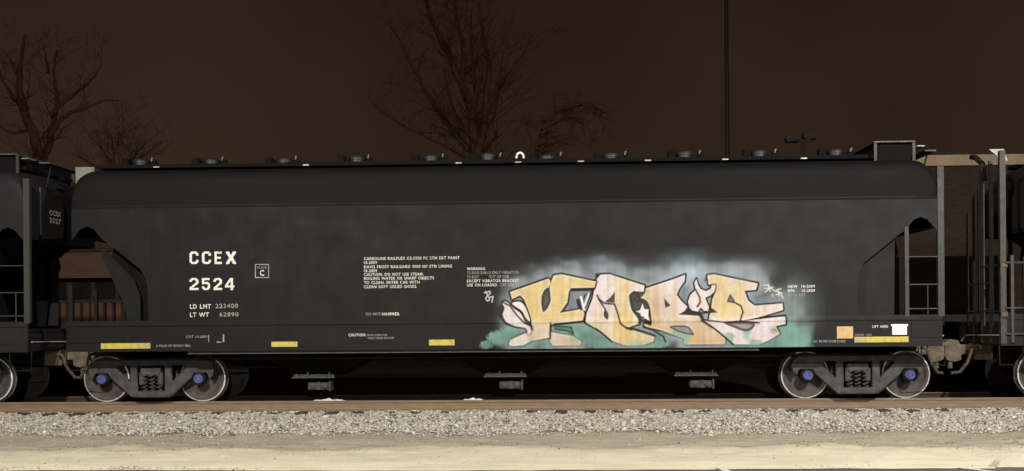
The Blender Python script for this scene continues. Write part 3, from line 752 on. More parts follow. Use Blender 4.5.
MB().prism([(-Hr - 0.10, 4.40), (-Hr + 0.16, 4.40), (-Hr + 0.22, 4.2), (-Hr + 0.1, 4.16), (-Hr + 0.02, 4.3)], -1.20, -1.17).build('bracket', M['galv'], right_car)
for z in (1.45, 2.3):
    MB().box(-Hr - 0.07, -Hr + 0.05, -1.62, -1.50, z, z + 0.09, ch=0.01).build('post_clamp', M['rust'], right_car)

# ------------------------------------------------------------------ lettering and tags on the near side
LY = SIDE_Y - 0.003
LS = SILL_Y - 0.003
GLY = {
 'C': [[(0, 1), (1, 0), (3, 0), (4, 1), (4, 2), (2.9, 2), (2.9, 1.4), (2.5, 1.0), (1.5, 1.0), (1.1, 1.4), (1.1, 4.6), (1.5, 5.0), (2.5, 5.0), (2.9, 4.6), (2.9, 4), (4, 4), (4, 5), (3, 6), (1, 6), (0, 5)]],
 'E': [[(0, 0), (4, 0), (4, 1.05), (1.1, 1.05), (1.1, 2.5), (3.2, 2.5), (3.2, 3.5), (1.1, 3.5), (1.1, 4.95), (4, 4.95), (4, 6), (2.6, 6), (2.3, 5.2), (2.0, 6), (0, 6)]],
 'X': [[(0, 0), (1.2, 0), (2, 1.9), (2.8, 0), (4, 0), (4, 0.6), (2.75, 3), (4, 5.4), (4, 6), (2.8, 6), (2, 4.1), (1.2, 6), (0, 6), (0, 5.4), (1.25, 3), (0, 0.6)]],
 '2': [[(0, 0), (4, 0), (4, 1.05), (1.5, 1.05), (4, 3.4), (4, 5), (3, 6), (1, 6), (0, 5), (0, 4.1), (1.1, 4.1), (1.1, 4.6), (1.5, 5), (2.5, 5), (2.9, 4.6), (2.9, 3.8), (0, 1.2)]],
 '5': [[(0, 1), (1, 0), (3, 0), (4, 1), (4, 3), (3, 4), (1.1, 4), (1.1, 4.95), (3.8, 4.95), (3.8, 6), (0, 6), (0, 3), (2.5, 3), (2.9, 2.6), (2.9, 1.4), (2.5, 1), (1.5, 1), (1.1, 1.4), (1.1, 1.9), (0, 1.9)]],
 '4': [[(2.5, 0), (3.55, 0), (3.55, 1.3), (4.2, 1.3), (4.2, 2.25), (3.55, 2.25), (3.55, 6), (2.3, 6), (0, 2.3), (0, 1.3), (2.5, 1.3)], [(2.5, 2.25), (1.1, 2.25), (2.5, 4.6)]],
}
def big_letters(txt, spans, y0, y1):
    for ch, (x0, x1) in zip(txt, spans):
        a, b = pix(x0, (y0 + y1) / 2, LY), pix(x1, (y0 + y1) / 2, LY)
        zt, zb = pix((x0 + x1) / 2, y0, LY).z, pix((x0 + x1) / 2, y1, LY).z
        sp = [[(a.x - CAR_X + u / 4 * (b.x - a.x), zb + v / 6 * (zt - zb)) for u, v in s] for s in GLY[ch]]
        plate('letter', sp, LY, 0.0, M['white'], car)
big_letters('CCEX', [(189.5, 198.5), (202, 211), (214.5, 222.5), (226, 236)], 251.5, 264)
big_letters('2524', [(189.5, 198.5), (202, 210), (213.5, 222), (225, 234)], 278, 290)
def T(body, x0, x1, y0, y1, m='white', sill=False, bold=0.012):
    lettering(body, x0, x1, y0, y1, LS if sill else LY, M[m], car, CAR_X, bold)
T('LD LMT', 190, 211, 304, 308.6); T('223400', 215.5, 238, 303.5, 308, 'dimwhite')
T('LT WT', 190, 209, 312.3, 316.8); T('62890', 219.5, 238.5, 312, 316.4, 'dimwhite')
# plate C box
sq = lambda x0, x1, y0, y1: [(pix(x0, y1, LY).x - CAR_X, pix(x0, y1, LY).z), (pix(x1, y1, LY).x - CAR_X, pix(x1, y1, LY).z), (pix(x1, y0, LY).x - CAR_X, pix(x1, y0, LY).z), (pix(x0, y0, LY).x - CAR_X, pix(x0, y0, LY).z)]
plate('plate_box', [sq(255, 269, 264, 278), sq(255.9, 268.1, 264.9, 277.1)[::-1]], LY, 0.0, M['dimwhite'], car)
T('PLATE', 257.5, 266.5, 266.4, 268.4, 'dimwhite'); T('C', 259.8, 264.2, 269.8, 275.6)
rows = [('CARBOLINE RAILPLEX CE-5500 PC STM EXT PAINT', 364, 459.5), ('10-2009', 364, 377), ('DAVIS FROST RAILGARD 5000 NP STM LINING', 364, 452), ('10-2009', 364, 377), ('CAUTION: DO NOT USE STEAM,', 364, 423.5), ('BOILING WATER OR SHARP OBJECTS', 364, 434), ('TO CLEAN. ENTER CAR WITH', 364, 419.5), ('CLEAN SOFT SOLED SHOES.', 364, 417)]
for (t, x0, x1), yy in zip(rows, (256.6, 261.0, 264.9, 269.2, 272.7, 276.6, 280.8, 285.0)):
    T(t, x0, x1, yy, yy + 3.0, 'white', bold=0.008)
T('DO NOT', 366, 381, 312.5, 315.3, 'dimwhite'); T('HAMMER', 382, 399.5, 312.3, 315.4)
T('WARNING', 467, 485, 267.2, 270.0, bold=0.008)
for t, x0, x1, yy, m in (('TO AVOID DAMAGE', 467, 491, 271.2, 'dimwhite'), ('ONLY VIBRATORS', 492, 519, 270.9, 'dimwhite'), ('TO BODY', 467, 479, 275.4, 'dimwhite'), ('OUT OF CAR', 489, 509, 275.1, 'dimwhite'), ('EXCEPT VIBRATOR BRACKET', 467, 519, 279.2, 'white'), ('USE ON LOADED', 467, 497, 283.4, 'white'), ('CAR ONLY', 500, 517, 283.2, 'dimwhite')):
    T(t, x0, x1, yy, yy + 2.9, m, bold=0.008)
T('CAUTION:', 348.5, 366, 333.4, 336.2, 'white', True); T('DO NOT LOOSEN COVERS', 367.5, 387, 334, 336, 'dimwhite', True); T('WHILE UNDER PRESSURE', 367.5, 394, 337, 339, 'dimwhite', True)
T('NEW  10-2009', 788, 815, 284.9, 287.6); T('RPK    10-2009', 788, 815, 289.2, 291.9); T('DO 11 1205', 788, 805, 293.6, 296.2, 'dimwhite')
T('LIFT HERE', 872.3, 888, 325.2, 327.6, 'white', True)
T('NO TIE OFF COVER BOARD', 814, 845.5, 340.0, 342.4, 'dimwhite', True); T('CONS 1205', 855, 871.5, 333.9, 335.7, 'dimwhite', True)
T('A PROD OF CORRO SEAL', 156, 191, 344.6, 346.8, 'dimwhite', True)
T('COT 10-2009', 186, 207, 335.4, 337.8, 'dimwhite', True)
for r_ in ((208.6, 209.4, 335, 342), (223, 224.6, 334.5, 342), (217, 221.5, 341.6, 342.6)):
    s_ = sq(*r_); plate('test_mark', [s_], LS, 0.0, M['dimwhite'], car)

def patch(name, x0, x1, y0, y1, m, proud=0.004, label=None):
    a, b = pix(x0, y1, SILL_Y), pix(x1, y0, SILL_Y)
    zc, h = pix((x0 + x1) / 2, (y0 + y1) / 2, SILL_Y).z, (y1 - y0) / 57.2 / 2
    MB().box(a.x - CAR_X, b.x - CAR_X, SILL_Y - proud, SILL_Y - 0.0005, zc - h, zc + h, ch=0.0012).build(name, M[m], car)
for r_ in ((101, 137, 343.2, 348.8, 'yellow'), (137.2, 150.5, 343.0, 348.6, 'paleyellow'), (271.5, 297.5, 341.6, 346.8, 'yellow'), (429, 454.5, 339.6, 345.4, 'yellow'), (866, 908.5, 336.6, 342.2, 'yellow'), (854.5, 865.8, 336.8, 342.4, 'paleyellow')):
    patch('reflector', *r_)
patch('tag_plate', 837, 853, 326.5, 338.4, 'orange'); patch('card', 892.3, 906.8, 324.8, 334.6, 'card')
patch('card_clip', 891, 908, 324.2, 326.0, 'card', 0.006)
patch('jacking_pad', 125.5, 129, 334, 340, 'dark', 0.006); patch('jacking_pad', 879, 882.5, 328.5, 333.5, 'dark', 0.006)
# lettering on the end plate of the left car
for t, z in (('CCEX', 3.50), ('2527', 3.36)):
    me, co = text_mesh(t, 0.03)
    u = (co[:, 0] - co[:, 0].min()) / np.ptp(co[:, 0])
    out = np.stack([np.full(len(u), 8.37 + 0.0005), -0.62 + 0.50 * u, z + co[:, 1] / 0.729 * 0.095], 1)
    me.vertices.foreach_set('co', out.ravel()); me.update(); me.materials.clear(); me.materials.append(M['white'])
    o = bpy.data.objects.new('lettering', me); COL.objects.link(o); o.parent = left_car
# white lifting ring on the roof
rp = pix(520, 159, -0.98)
pts = [(rp.x - CAR_X + 0.065 * math.cos(a), -0.98, 4.41 + 0.075 * math.sin(a)) for a in np.linspace(-0.35, math.pi + 0.35, 14)]
MB().tube(pts, 0.020, 8).build('lifting_ring', M['card'], car, smooth=True)

# ------------------------------------------------------------------ the sprayed piece (flat paint on the side, following the sill lip)
def sill_surface(z):
    return np.interp(z, [0.95, LEDGE - 0.051, LEDGE - 0.049, LEDGE - 0.03, LEDGE - 0.005, LEDGE + 0.055, LEDGE + 0.065, 4], [-1.600, -1.600, -1.6018, -1.612, -1.612, -1.583, -1.5805, -1.580])

def smooth_poly(p, n=5):
    p = np.array(p, float); out = []
    N = len(p)
    for i in range(N):
        a, b, c, d = p[i - 1], p[i], p[(i + 1) % N], p[(i + 2) % N]
        for t in np.linspace(0, 1, n, endpoint=False):
            out.append(0.5 * ((2 * b) + (c - a) * t + (2 * a - 5 * b + 4 * c - d) * t * t + (3 * b - a - 3 * c + d) * t ** 3))
    return np.array(out)

def sdf_poly(p, gx, gy, pad=8):
    """signed distance in px, negative inside"""
    p = np.array(p, float)
    d = np.full(gx.shape, 99.0)
    m = (gx > p[:, 0].min() - pad) & (gx < p[:, 0].max() + pad) & (gy > p[:, 1].min() - pad) & (gy < p[:, 1].max() + pad)
    x, y = gx[m], gy[m]
    if not len(x): return d
    best = np.full(x.shape, 1e9); ins = np.zeros(x.shape, bool)
    for i in range(len(p)):
        ax, ay = p[i - 1]; bx_, by = p[i]
        ex, ey = bx_ - ax, by - ay
        t = np.clip(((x - ax) * ex + (y - ay) * ey) / (ex * ex + ey * ey + 1e-9), 0, 1)
        best = np.minimum(best, (x - ax - t * ex) ** 2 + (y - ay - t * ey) ** 2)
        if abs(ey) > 1e-9:
            c = ((ay > y) != (by > y)) & (x < ax + (y - ay) * ex / ey)
            ins ^= c
    d[m] = np.sqrt(best) * np.where(ins, -1, 1)
    return d

def sdf_line(p, gx, gy, pad=8):
    p = np.array(p, float); d = np.full(gx.shape, 99.0)
    m = (gx > p[:, 0].min() - pad) & (gx < p[:, 0].max() + pad) & (gy > p[:, 1].min() - pad) & (gy < p[:, 1].max() + pad)
    x, y = gx[m], gy[m]; best = np.full(x.shape, 1e9)
    for i in range(1, len(p)):
        ax, ay = p[i - 1]; ex, ey = p[i][0] - ax, p[i][1] - ay
        t = np.clip(((x - ax) * ex + (y - ay) * ey) / (ex * ex + ey * ey + 1e-9), 0, 1)
        best = np.minimum(best, (x - ax - t * ex) ** 2 + (y - ay - t * ey) ** 2)
    d[m] = np.sqrt(best)
    return d

def vnoise(gx, gy, sx, sy, seed):
    r_ = np.random.default_rng(seed); G = r_.random((64, 64))
    u, v = gx / sx, gy / sy
    i, j = np.floor(u).astype(int), np.floor(v).astype(int)
    fu, fv = u - i, v - j; fu = fu * fu * (3 - 2 * fu); fv = fv * fv * (3 - 2 * fv)
    g = lambda a, b: G[a % 64, b % 64]
    return (g(i, j) * (1 - fu) + g(i + 1, j) * fu) * (1 - fv) + (g(i, j + 1) * (1 - fu) + g(i + 1, j + 1) * fu) * fv

def lin(r_, g, b):
    f = lambda c: ((c / 255 + 0.055) / 1.055) ** 2.4 if c > 10 else c / 255 / 12.92
    return np.array([f(r_), f(g), f(b)])

def build_graffiti():
    xa, xb = pix(470, 320, -1.6).x, pix(828, 320, -1.6).x
    za, zb = 0.953, 2.72
    NX, NZ = 740, 210
    X, Z = np.meshgrid(np.linspace(xa, xb, NX), np.linspace(za, zb, NZ))
    gx, gy = proj(X, np.full(X.shape, -1.59), Z)
    col = np.zeros(X.shape + (3,)); alpha = np.zeros(X.shape)
    K = 0.60                                             # pigment value for a given photographed tone
    def lay(mask, c):
        nonlocal col, alpha
        mask = np.clip(mask, 0, 1)
        c = np.asarray(c) * (K if not hasattr(c, 'shape') or np.ndim(c) == 1 else 1)
        col = col * (1 - mask[..., None]) + c * mask[..., None]
        alpha = alpha + (1 - alpha) * mask
    A = lambda pts: [(480 + x / 4.71, 260 + y / 4.71) for x, y in pts]
    B = lambda pts: [(640 + x / 4.71, 260 + y / 4.71) for x, y in pts]
    k_letter = [A([(140, 150), (322, 86), (332, 96), (332, 112), (323, 133), (304, 142), (291, 170), (290, 210), (298, 244), (312, 235), (331, 205), (332, 300), (326, 366), (240, 382), (205, 402), (150, 407), (136, 400), (142, 376), (200, 350), (240, 335), (246, 318), (236, 270), (222, 225), (205, 184), (188, 168), (150, 186)]),
                A([(331, 112), (346, 72), (385, 66), (548, 101), (538, 133), (434, 133), (420, 150), (412, 200), (378, 248), (480, 228), (492, 250), (489, 286), (350, 302), (318, 310), (298, 300), (300, 244), (318, 226), (333, 190), (327, 132)])]
    curl = [smooth_poly(A([(104, 200), (126, 197), (160, 228), (192, 252), (215, 295), (238, 308), (246, 328), (228, 352), (216, 322), (165, 312), (122, 290), (106, 258), (114, 228)])),
            smooth_poly(A([(150, 206), (182, 195), (205, 208), (224, 245), (236, 290), (212, 268), (196, 240)]))]
    o_letter = [A([(548, 90), (568, 68), (610, 66), (776, 120), (772, 150), (722, 147), (708, 160), (705, 192), (716, 236), (740, 266), (752, 300), (700, 318), (764, 338), (824, 358), (816, 384), (764, 402), (690, 404), (622, 382), (580, 346), (545, 322), (496, 294), (502, 250), (530, 180)])]
    b_letter = [B([(22, 134), (150, 92), (214, 68), (211, 100), (186, 134), (174, 164), (190, 186), (224, 220), (208, 246), (182, 256), (288, 262), (300, 292), (400, 345), (402, 396), (215, 398), (210, 372), (100, 332), (18, 314), (20, 300), (52, 302), (48, 240), (34, 196), (-8, 172), (-6, 150)])]
    mid = [B([(226, 196), (236, 165), (254, 148), (262, 138), (256, 108), (266, 88), (274, 116), (286, 136), (310, 146), (332, 136), (338, 118), (356, 118), (352, 148), (332, 168), (308, 178), (318, 205), (336, 242), (302, 240), (286, 224), (274, 244), (236, 238)])]
    s_letter = [B([(316, 72), (346, 66), (556, 110), (548, 141), (494, 146), (510, 190), (540, 214), (672, 204), (675, 236), (562, 270), (482, 286), (400, 292), (322, 282), (332, 240), (340, 186), (354, 152), (352, 122), (322, 116)]),
                B([(290, 284), (400, 296), (684, 264), (686, 302), (640, 312), (658, 348), (602, 380), (560, 398), (440, 398), (400, 360), (350, 322)])]
    box = [B([(205, 330), (300, 320), (400, 345), (402, 399), (205, 399)])]
    low_k = [A([(318, 330), (345, 340), (440, 358), (480, 385), (470, 402), (340, 404), (318, 360)])]
    groups = [k_letter, curl, o_letter, b_letter, mid, s_letter, box, low_k]
    D = []
    for g in groups:
        d = np.full(X.shape, 99.0)
        for p in g: d = np.minimum(d, sdf_poly(p, gx, gy, 45))
        D.append(d)
    allD = np.minimum.reduce(D)
    n1 = vnoise(gx, gy, 22, 16, 1); n2 = vnoise(gx, gy, 9, 8, 2); n3 = vnoise(gx, gy, 3.2, 14, 3); n4 = vnoise(gx, gy, 1.6, 1.6, 4)
    # smoky grey overspray round the letters, heavier above; pale mist over it
    cloud = np.clip((23 + 6 * (n1 - 0.5) + 3 * (n2 - .5) - allD) / 23, 0, 1)
    cloud *= np.clip((gx - 486) / 26, 0, 1) * np.clip((818 - gx + 8 * (n2 - .5)) / 22, 0, 1)
    lay(cloud ** 1.7 * 0.95, lin(116, 122, 121))
    mist = np.clip((15 + 12 * (n2 - 0.5) - allD) / 14, 0, 1) * np.clip((gx - 496) / 20, 0, 1) * np.clip((800 - gx) / 25, 0, 1)
    lay(mist * (0.45 + 0.55 * n1), lin(160, 172, 180))
    for cx, cy, rx, ry, c, a in ((689, 274, 22, 14, (182, 200, 214), 0.85), (602, 267, 26, 8, (160, 172, 182), 0.6), (648, 273, 20, 9, (150, 158, 162), 0.55), (745, 270, 22, 9, (172, 182, 188), 0.6), (545, 274, 18, 8, (150, 158, 162), 0.5), (794, 308, 17, 22, (128, 142, 142), 0.9), (765, 300, 14, 9, (112, 122, 122), 0.8)):
        lay(a * np.exp(-(((gx - cx) / rx) ** 2 + ((gy - cy) / ry) ** 2)) * (0.7 + 0.6 * n2), lin(*c))
    for cx, cy, rx, ry, a in ((640, 262, 26, 6, 0.6), (712, 261, 16, 6, 0.5), (566, 266, 10, 4, 0.35), (745, 262, 12, 5, 0.4), (505, 288, 12, 5, 0.4)):
        lay(a * np.exp(-(((gx - cx) / rx) ** 2 + ((gy - cy) / ry) ** 2)), lin(50, 48, 48))
    # mint green clouds along the bottom
    mint = np.zeros(X.shape)
    for cx, cy, rx, ry in ((486, 345, 8, 5), (500, 338, 14, 10), (513, 334, 12, 8), (520, 343, 18, 8), (548, 343, 12, 9), (565, 331, 16, 8), (583, 335, 18, 11), (600, 343, 16, 8), (655, 343, 14, 7), (663, 336, 9, 8), (706, 326, 12, 6), (730, 340, 12, 8), (785, 338, 17, 16), (797, 340, 14, 14), (770, 345, 16, 6), (742, 346, 10, 5)):
        dd = 1 - np.sqrt(((gx - cx) / rx) ** 2 + ((gy - cy) / ry) ** 2) + 0.5 * (n2 - 0.5) + 0.25 * (n4 - .5)
        mint = np.maximum(mint, np.clip(dd * 2.6, 0, 1) * (0.55 + 0.65 * n6 if False else 1))
    mint *= np.clip((gy - 317) / 3, 0, 1) * np.clip((816 + 6 * (n2 - .5) - gx) / 8, 0, 1)
    mcol = lin(112, 150, 137)[None, None] * (0.8 + 0.5 * n2[..., None]) * K
    lay(mint * (0.65 + 0.5 * n1) * (0.75 + 0.4 * n4), mcol)
    lay(np.clip((gx - 776) / 12, 0, 1) * np.clip((815 - gx + 5 * (n2 - .5)) / 10, 0, 1) * np.clip((gy - 322) / 6, 0, 1) * 0.7, lin(130, 170, 158))
    # letter fills
    cream, pink, tan, white = lin(222, 200, 142), lin(226, 215, 217), lin(206, 174, 120), lin(236, 231, 232)
    def fill(d, blend, ow=0.95):
        lay(np.clip((ow + 1.05 - d) / 0.9, 0, 1) * (1 - 0.65 * np.clip((gy - 326) / 14, 0, 1)) * (0.8 + 0.4 * n2), lin(22, 20, 20))
        lay(np.clip((0.15 - d) / 0.7, 0, 1), blend)
        rimm = np.clip(1 - np.abs(d + 1.3) / 0.8, 0, 1)
        lay(rimm * 0.6, lin(238, 230, 226))
    def grad(c1, c2, t):
        t = np.clip(t, 0, 1)[..., None]
        streak = (0.86 + 0.16 * n3 + 0.10 * n4 + 0.06 * n2)[..., None]
        return (c1 * (1 - t) + c2 * t) * streak * K
    for i in (7, 6):
        fill(D[i], grad(pink if i == 7 else cream, tan, (gy - 328) / 20 + 0.5 * (n1 - .5)), 0.3)
    fill(D[3], grad(pink, tan, (gy - 285) / 40 + 0.8 * (n1 - .4) - np.clip((gx - 660) / 60, -.4, .4)))
    fill(D[5], grad(pink, cream, np.exp(-((gx - 730) / 26) ** 2) * np.clip((322 - gy) / 5, 0, 1) * (0.6 + 0.8 * n3)))
    fill(D[2], grad(pink, cream, np.exp(-((gx - 626) / 12) ** 2) * 0.9 + np.clip((gy - 308) / 25, 0, 1) * 0.6))
    fill(D[0], grad(cream, pink, np.clip((gy - 316) / 14, 0, 1) * 0.85 + 0.4 * (n1 - .5)))
    fill(D[1], grad(pink, white, n2))
    fill(D[4], grad(white, pink, n2))
    # busier shading inside the letters: warm sprayed bands, soft brown shade on the lower edges
    inside = np.clip((0.2 - allD) / 0.8, 0, 1)
    n5 = vnoise(gx, gy, 13, 30, 8); n6 = vnoise(gx, gy, 5, 5, 9)
    lay(inside * np.clip((n5 - 0.52) * 3.2, 0, 1) * 0.32, lin(220, 186, 126))
    lay(inside * np.clip((0.40 - n5) * 3.2, 0, 1) * 0.5, lin(228, 214, 212))
    lay(inside * np.clip((n6 - 0.62) * 4, 0, 1) * 0.18, lin(176, 150, 122))
    lay(inside * np.clip((gy - 330) / 16, 0, 1) * np.clip((n5 - .3) * 2, 0, 1) * 0.28, lin(196, 168, 140))
    # light spray fade and mint bleeding into the lower halves
    lay(np.clip((0.4 - allD), 0, 1) * np.clip((gy - 322) / 10, 0, 1) * np.clip((n2 - 0.40) * 5, 0, 1) * np.clip((n1 - .22) * 3, 0, 1) * 0.85, lin(138, 178, 154))
    # dark counters and inner cuts
    def dark(p, c=(30, 27, 26), soft=0.7, a=0.95):
        lay(np.clip((0.35 - sdf_poly(p, gx, gy)) / soft, 0, 1) * a, lin(*c))
    dark(smooth_poly(A([(304, 142), (324, 132), (332, 190), (316, 226), (298, 244), (289, 205), (292, 168)])), (62, 64, 58))
    lay(np.clip((-1.2 - sdf_poly(smooth_poly(A([(304, 142), (324, 132), (332, 190), (316, 226), (298, 244), (289, 205), (292, 168)])), gx, gy)) / 2.5, 0, 1) * 0.5, lin(108, 112, 104))
    kc = A([(424, 138), (534, 130), (528, 158), (496, 168), (482, 230), (384, 246), (412, 205), (419, 152)])
    dark(kc, (60, 58, 60)); lay(np.clip((-1.1 - sdf_poly(kc, gx, gy)) / 0.8, 0, 1), lin(128, 138, 148))
    dark(A([(424, 134), (536, 130), (530, 146), (430, 148)]))
    dark(A([(452, 186), (478, 178), (492, 232), (474, 238), (458, 218)]), (40, 38, 40)); dark(A([(508, 160), (530, 152), (508, 210), (494, 238), (488, 220)]), (40, 38, 40))
    lay(np.clip(1.7 - sdf_line(A([(476, 176), (490, 232)]), gx, gy), 0, 1), white); lay(np.clip(1.5 - sdf_line(A([(512, 160), (494, 214)]), gx, gy), 0, 1), white)
    dark(A([(636, 148), (634, 202), (586, 198), (612, 178)]), (66, 54, 54)); dark(smooth_poly(A([(590, 232), (604, 254), (602, 280), (588, 272), (582, 254)])), (52, 36, 32))
    lines = [A([(552, 166), (560, 185), (586, 204), (634, 208), (646, 242), (662, 300), (690, 322), (714, 328)]), A([(560, 185), (590, 232)]), A([(496, 294), (488, 280), (492, 268)]),
             A([(108, 200), (140, 215), (175, 262), (208, 296), (240, 312), (244, 330)]), A([(545, 322), (580, 348), (620, 384)]), A([(490, 288), (420, 296), (350, 302)]),
             B([(455, 205), (476, 216), (486, 246), (472, 282)]), B([(400, 294), (480, 288), (560, 296)]), B([(290, 262), (292, 284), (350, 322), (410, 372), (440, 398)]), B([(18, 314), (60, 330), (110, 360), (120, 385)]),
             B([(262, 140), (282, 176), (284, 200), (270, 220)]), B([(232, 240), (290, 250), (330, 246)]), A([(690, 318), (760, 338), (822, 358)]), A([(332, 298), (330, 372)]), B([(566, 270), (684, 262)])]
    for l in lines:
        lay(np.clip(1.4 - sdf_line(l, gx, gy), 0, 1) * 0.95, lin(28, 24, 24))
    # dark pocket between the second and third letters with the pale star
    pocket = A([(708, 158), (770, 150), (764, 172), (738, 184), (770, 182), (794, 205), (804, 240), (808, 306), (780, 300), (742, 272), (716, 236), (704, 192)])
    dark(smooth_poly(pocket, 4), (58, 58, 52)); 
    lay(np.clip((-2.0 - sdf_poly(smooth_poly(pocket, 4), gx, gy)) / 3, 0, 1) * 0.45, lin(96, 100, 92))
    star = A([(718, 238), (750, 232), (766, 188), (778, 226), (800, 226), (798, 262), (806, 298), (776, 280), (748, 300), (752, 256)])
    dark(star, (40, 36, 34), 0.7); lay(np.clip((-0.8 - sdf_poly(star, gx, gy)) / 0.7, 0, 1), white)
    dark(A([(752, 262), (776, 268), (756, 296), (744, 300)]), (44, 40, 38)); dark(A([(772, 278), (800, 286), (806, 306), (786, 300)]), (44, 30, 30))
    dark(B([(112, 178), (144, 214), (120, 226)]), (54, 36, 32)); dark(smooth_poly(B([(140, 312), (218, 310), (244, 334), (252, 354), (206, 346), (170, 334)])), (58, 58, 60))
    lay(np.clip((-1.0 - sdf_poly(smooth_poly(B([(140, 312), (218, 310), (244, 334), (252, 354), (206, 346), (170, 334)])), gx, gy)) / 0.8, 0, 1), lin(140, 146, 148))
    dark(B([(424, 158), (456, 206), (408, 198)]), (60, 44, 42)); lay(np.clip((-1.0 - sdf_poly(B([(424, 158), (456, 206), (408, 198)]), gx, gy)) / 0.8, 0, 1), lin(128, 110, 108))
    sc = smooth_poly(B([(398, 294), (528, 293), (534, 318), (500, 336), (450, 322)])); dark(sc, (54, 50, 54)); lay(np.clip((-1.2 - sdf_poly(sc, gx, gy)) / 2.2, 0, 1), lin(160, 152, 152))
    dark(B([(186, 254), (236, 226), (252, 244), (288, 248), (300, 268), (288, 282), (276, 262)]), (46, 38, 38)); dark(B([(326, 216), (368, 248), (318, 250)]), (52, 42, 42))
    dark(A([(62, 236), (100, 202), (118, 220), (108, 258), (124, 292), (150, 316), (120, 312), (84, 272)]), (44, 42, 42), 2.5, 0.9)
    dark(A([(540, 66), (556, 58), (564, 70), (546, 100)]), (44, 42, 44), 1.2); dark(B([(304, 78), (318, 70), (322, 100), (300, 104)]), (48, 50, 54), 1.6, 0.8)
    lk = A([(345, 306), (432, 312), (446, 356), (404, 336), (352, 330)]); dark(lk, (52, 58, 52)); lay(np.clip((-0.9 - sdf_poly(lk, gx, gy)) / 1.6, 0, 1) * .9, lin(96, 140, 118))
    dark(smooth_poly(B([(612, 326), (636, 322), (648, 340), (636, 352), (616, 348)])), (96, 84, 84), 2.5, 0.7); lay(np.clip(1.3 - np.abs(np.hypot((gx - 773), (gy - 334)) - 2.6), 0, 1) * .8, lin(214, 196, 190))
    # white hand-written tags beside the piece
    for l in ([(484.5, 293), (486, 291.5), (487, 294)], [(487.5, 292), (489.8, 291.2), (490.4, 293.2), (487.6, 295.6), (485.6, 298.4), (487, 301), (489.4, 300.2), (488.8, 297.2), (487, 294.8)], [(490, 297.4), (493, 296.2), (492, 302)],
              [(764, 285), (769, 285.5), (770.5, 288), (765, 288.5)], [(765.5, 292), (768.5, 289.5), (773, 287)], [(768, 284), (770, 291)], [(771, 288), (775, 291), (781, 288.5)], [(775, 291), (782, 293)], [(778, 289), (779, 296)], [(776, 295), (780, 293), (783.5, 298)], [(772.3, 294.5), (772.8, 296.5)]):
        lay(np.clip(1.05 - sdf_line(l, gx, gy) * 1.15, 0, 1), lin(216, 218, 212))
    # the bare border of the sheet carries no paint
    alpha *= np.clip((gx - 473) / 6, 0, 1) * np.clip((826 - gx) / 6, 0, 1)
    Yv = sill_surface(Z) - 0.002
    me = bpy.data.meshes.new('graffiti')
    v = np.stack([X - CAR_X, Yv, Z], -1).reshape(-1, 3)
    i = np.arange(NX * NZ).reshape(NZ, NX)
    keepq = np.ones((NZ - 1, NX - 1), bool)
    am = np.maximum.reduce([alpha[:-1, :-1], alpha[1:, :-1], alpha[:-1, 1:], alpha[1:, 1:]])
    keepq = am > 0.004
    f = np.stack([i[:-1, :-1], i[:-1, 1:], i[1:, 1:], i[1:, :-1]], -1)[keepq]
    used = np.unique(f); remap = np.full(NX * NZ, -1); remap[used] = np.arange(len(used))
    f = remap[f]; v = v[used]
    me.vertices.add(len(v)); me.vertices.foreach_set('co', v.ravel())
    me.loops.add(f.size); me.loops.foreach_set('vertex_index', f.ravel())
    me.polygons.add(len(f)); me.polygons.foreach_set('loop_start', np.arange(0, f.size, 4)); me.polygons.foreach_set('loop_total', np.full(len(f), 4))
    me.update(calc_edges=True)
    at = me.color_attributes.new('paint', 'FLOAT_COLOR', 'POINT')
    safe = np.maximum(alpha, 1e-3)[..., None]
    c4 = np.concatenate([np.clip(col / safe, 0, 1), alpha[..., None]], -1).reshape(-1, 4)[used]
    at.data.foreach_set('color', c4.astype(np.float32).ravel())
    m, nt, b = principled('spray paint')
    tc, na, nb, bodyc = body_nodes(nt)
    a = nt.nodes.new('ShaderNodeAttribute'); a.attribute_name = 'paint'
    mx = nt.nodes.new('ShaderNodeMix'); mx.data_type = 'RGBA'
    nt.links.new(a.outputs['Alpha'], mx.inputs[0]); nt.links.new(bodyc, mx.inputs[6])
    dr = nt.nodes.new('ShaderNodeMapRange'); dr.inputs[1].default_value = 0.35; dr.inputs[2].default_value = 0.75; dr.inputs[3].default_value = 1.06; dr.inputs[4].default_value = 0.84
    nt.links.new(nb.outputs['Fac'], dr.inputs[0])
    vm = nt.nodes.new('ShaderNodeVectorMath'); vm.operation = 'SCALE'
    nt.links.new(a.outputs['Color'], vm.inputs[0]); nt.links.new(dr.outputs[0], vm.inputs['Scale'])
    nt.links.new(vm.outputs[0], mx.inputs[7]); nt.links.new(mx.outputs[2], b.inputs['Base Color'])
    ripple(nt, b, tc)
    me.materials.append(m)
    o = bpy.data.objects.new('graffiti', me); COL.objects.link(o); o.parent = car
    o['label'] = 'cream and pink sprayed letters with dark outlines and mint green clouds'
build_graffiti()

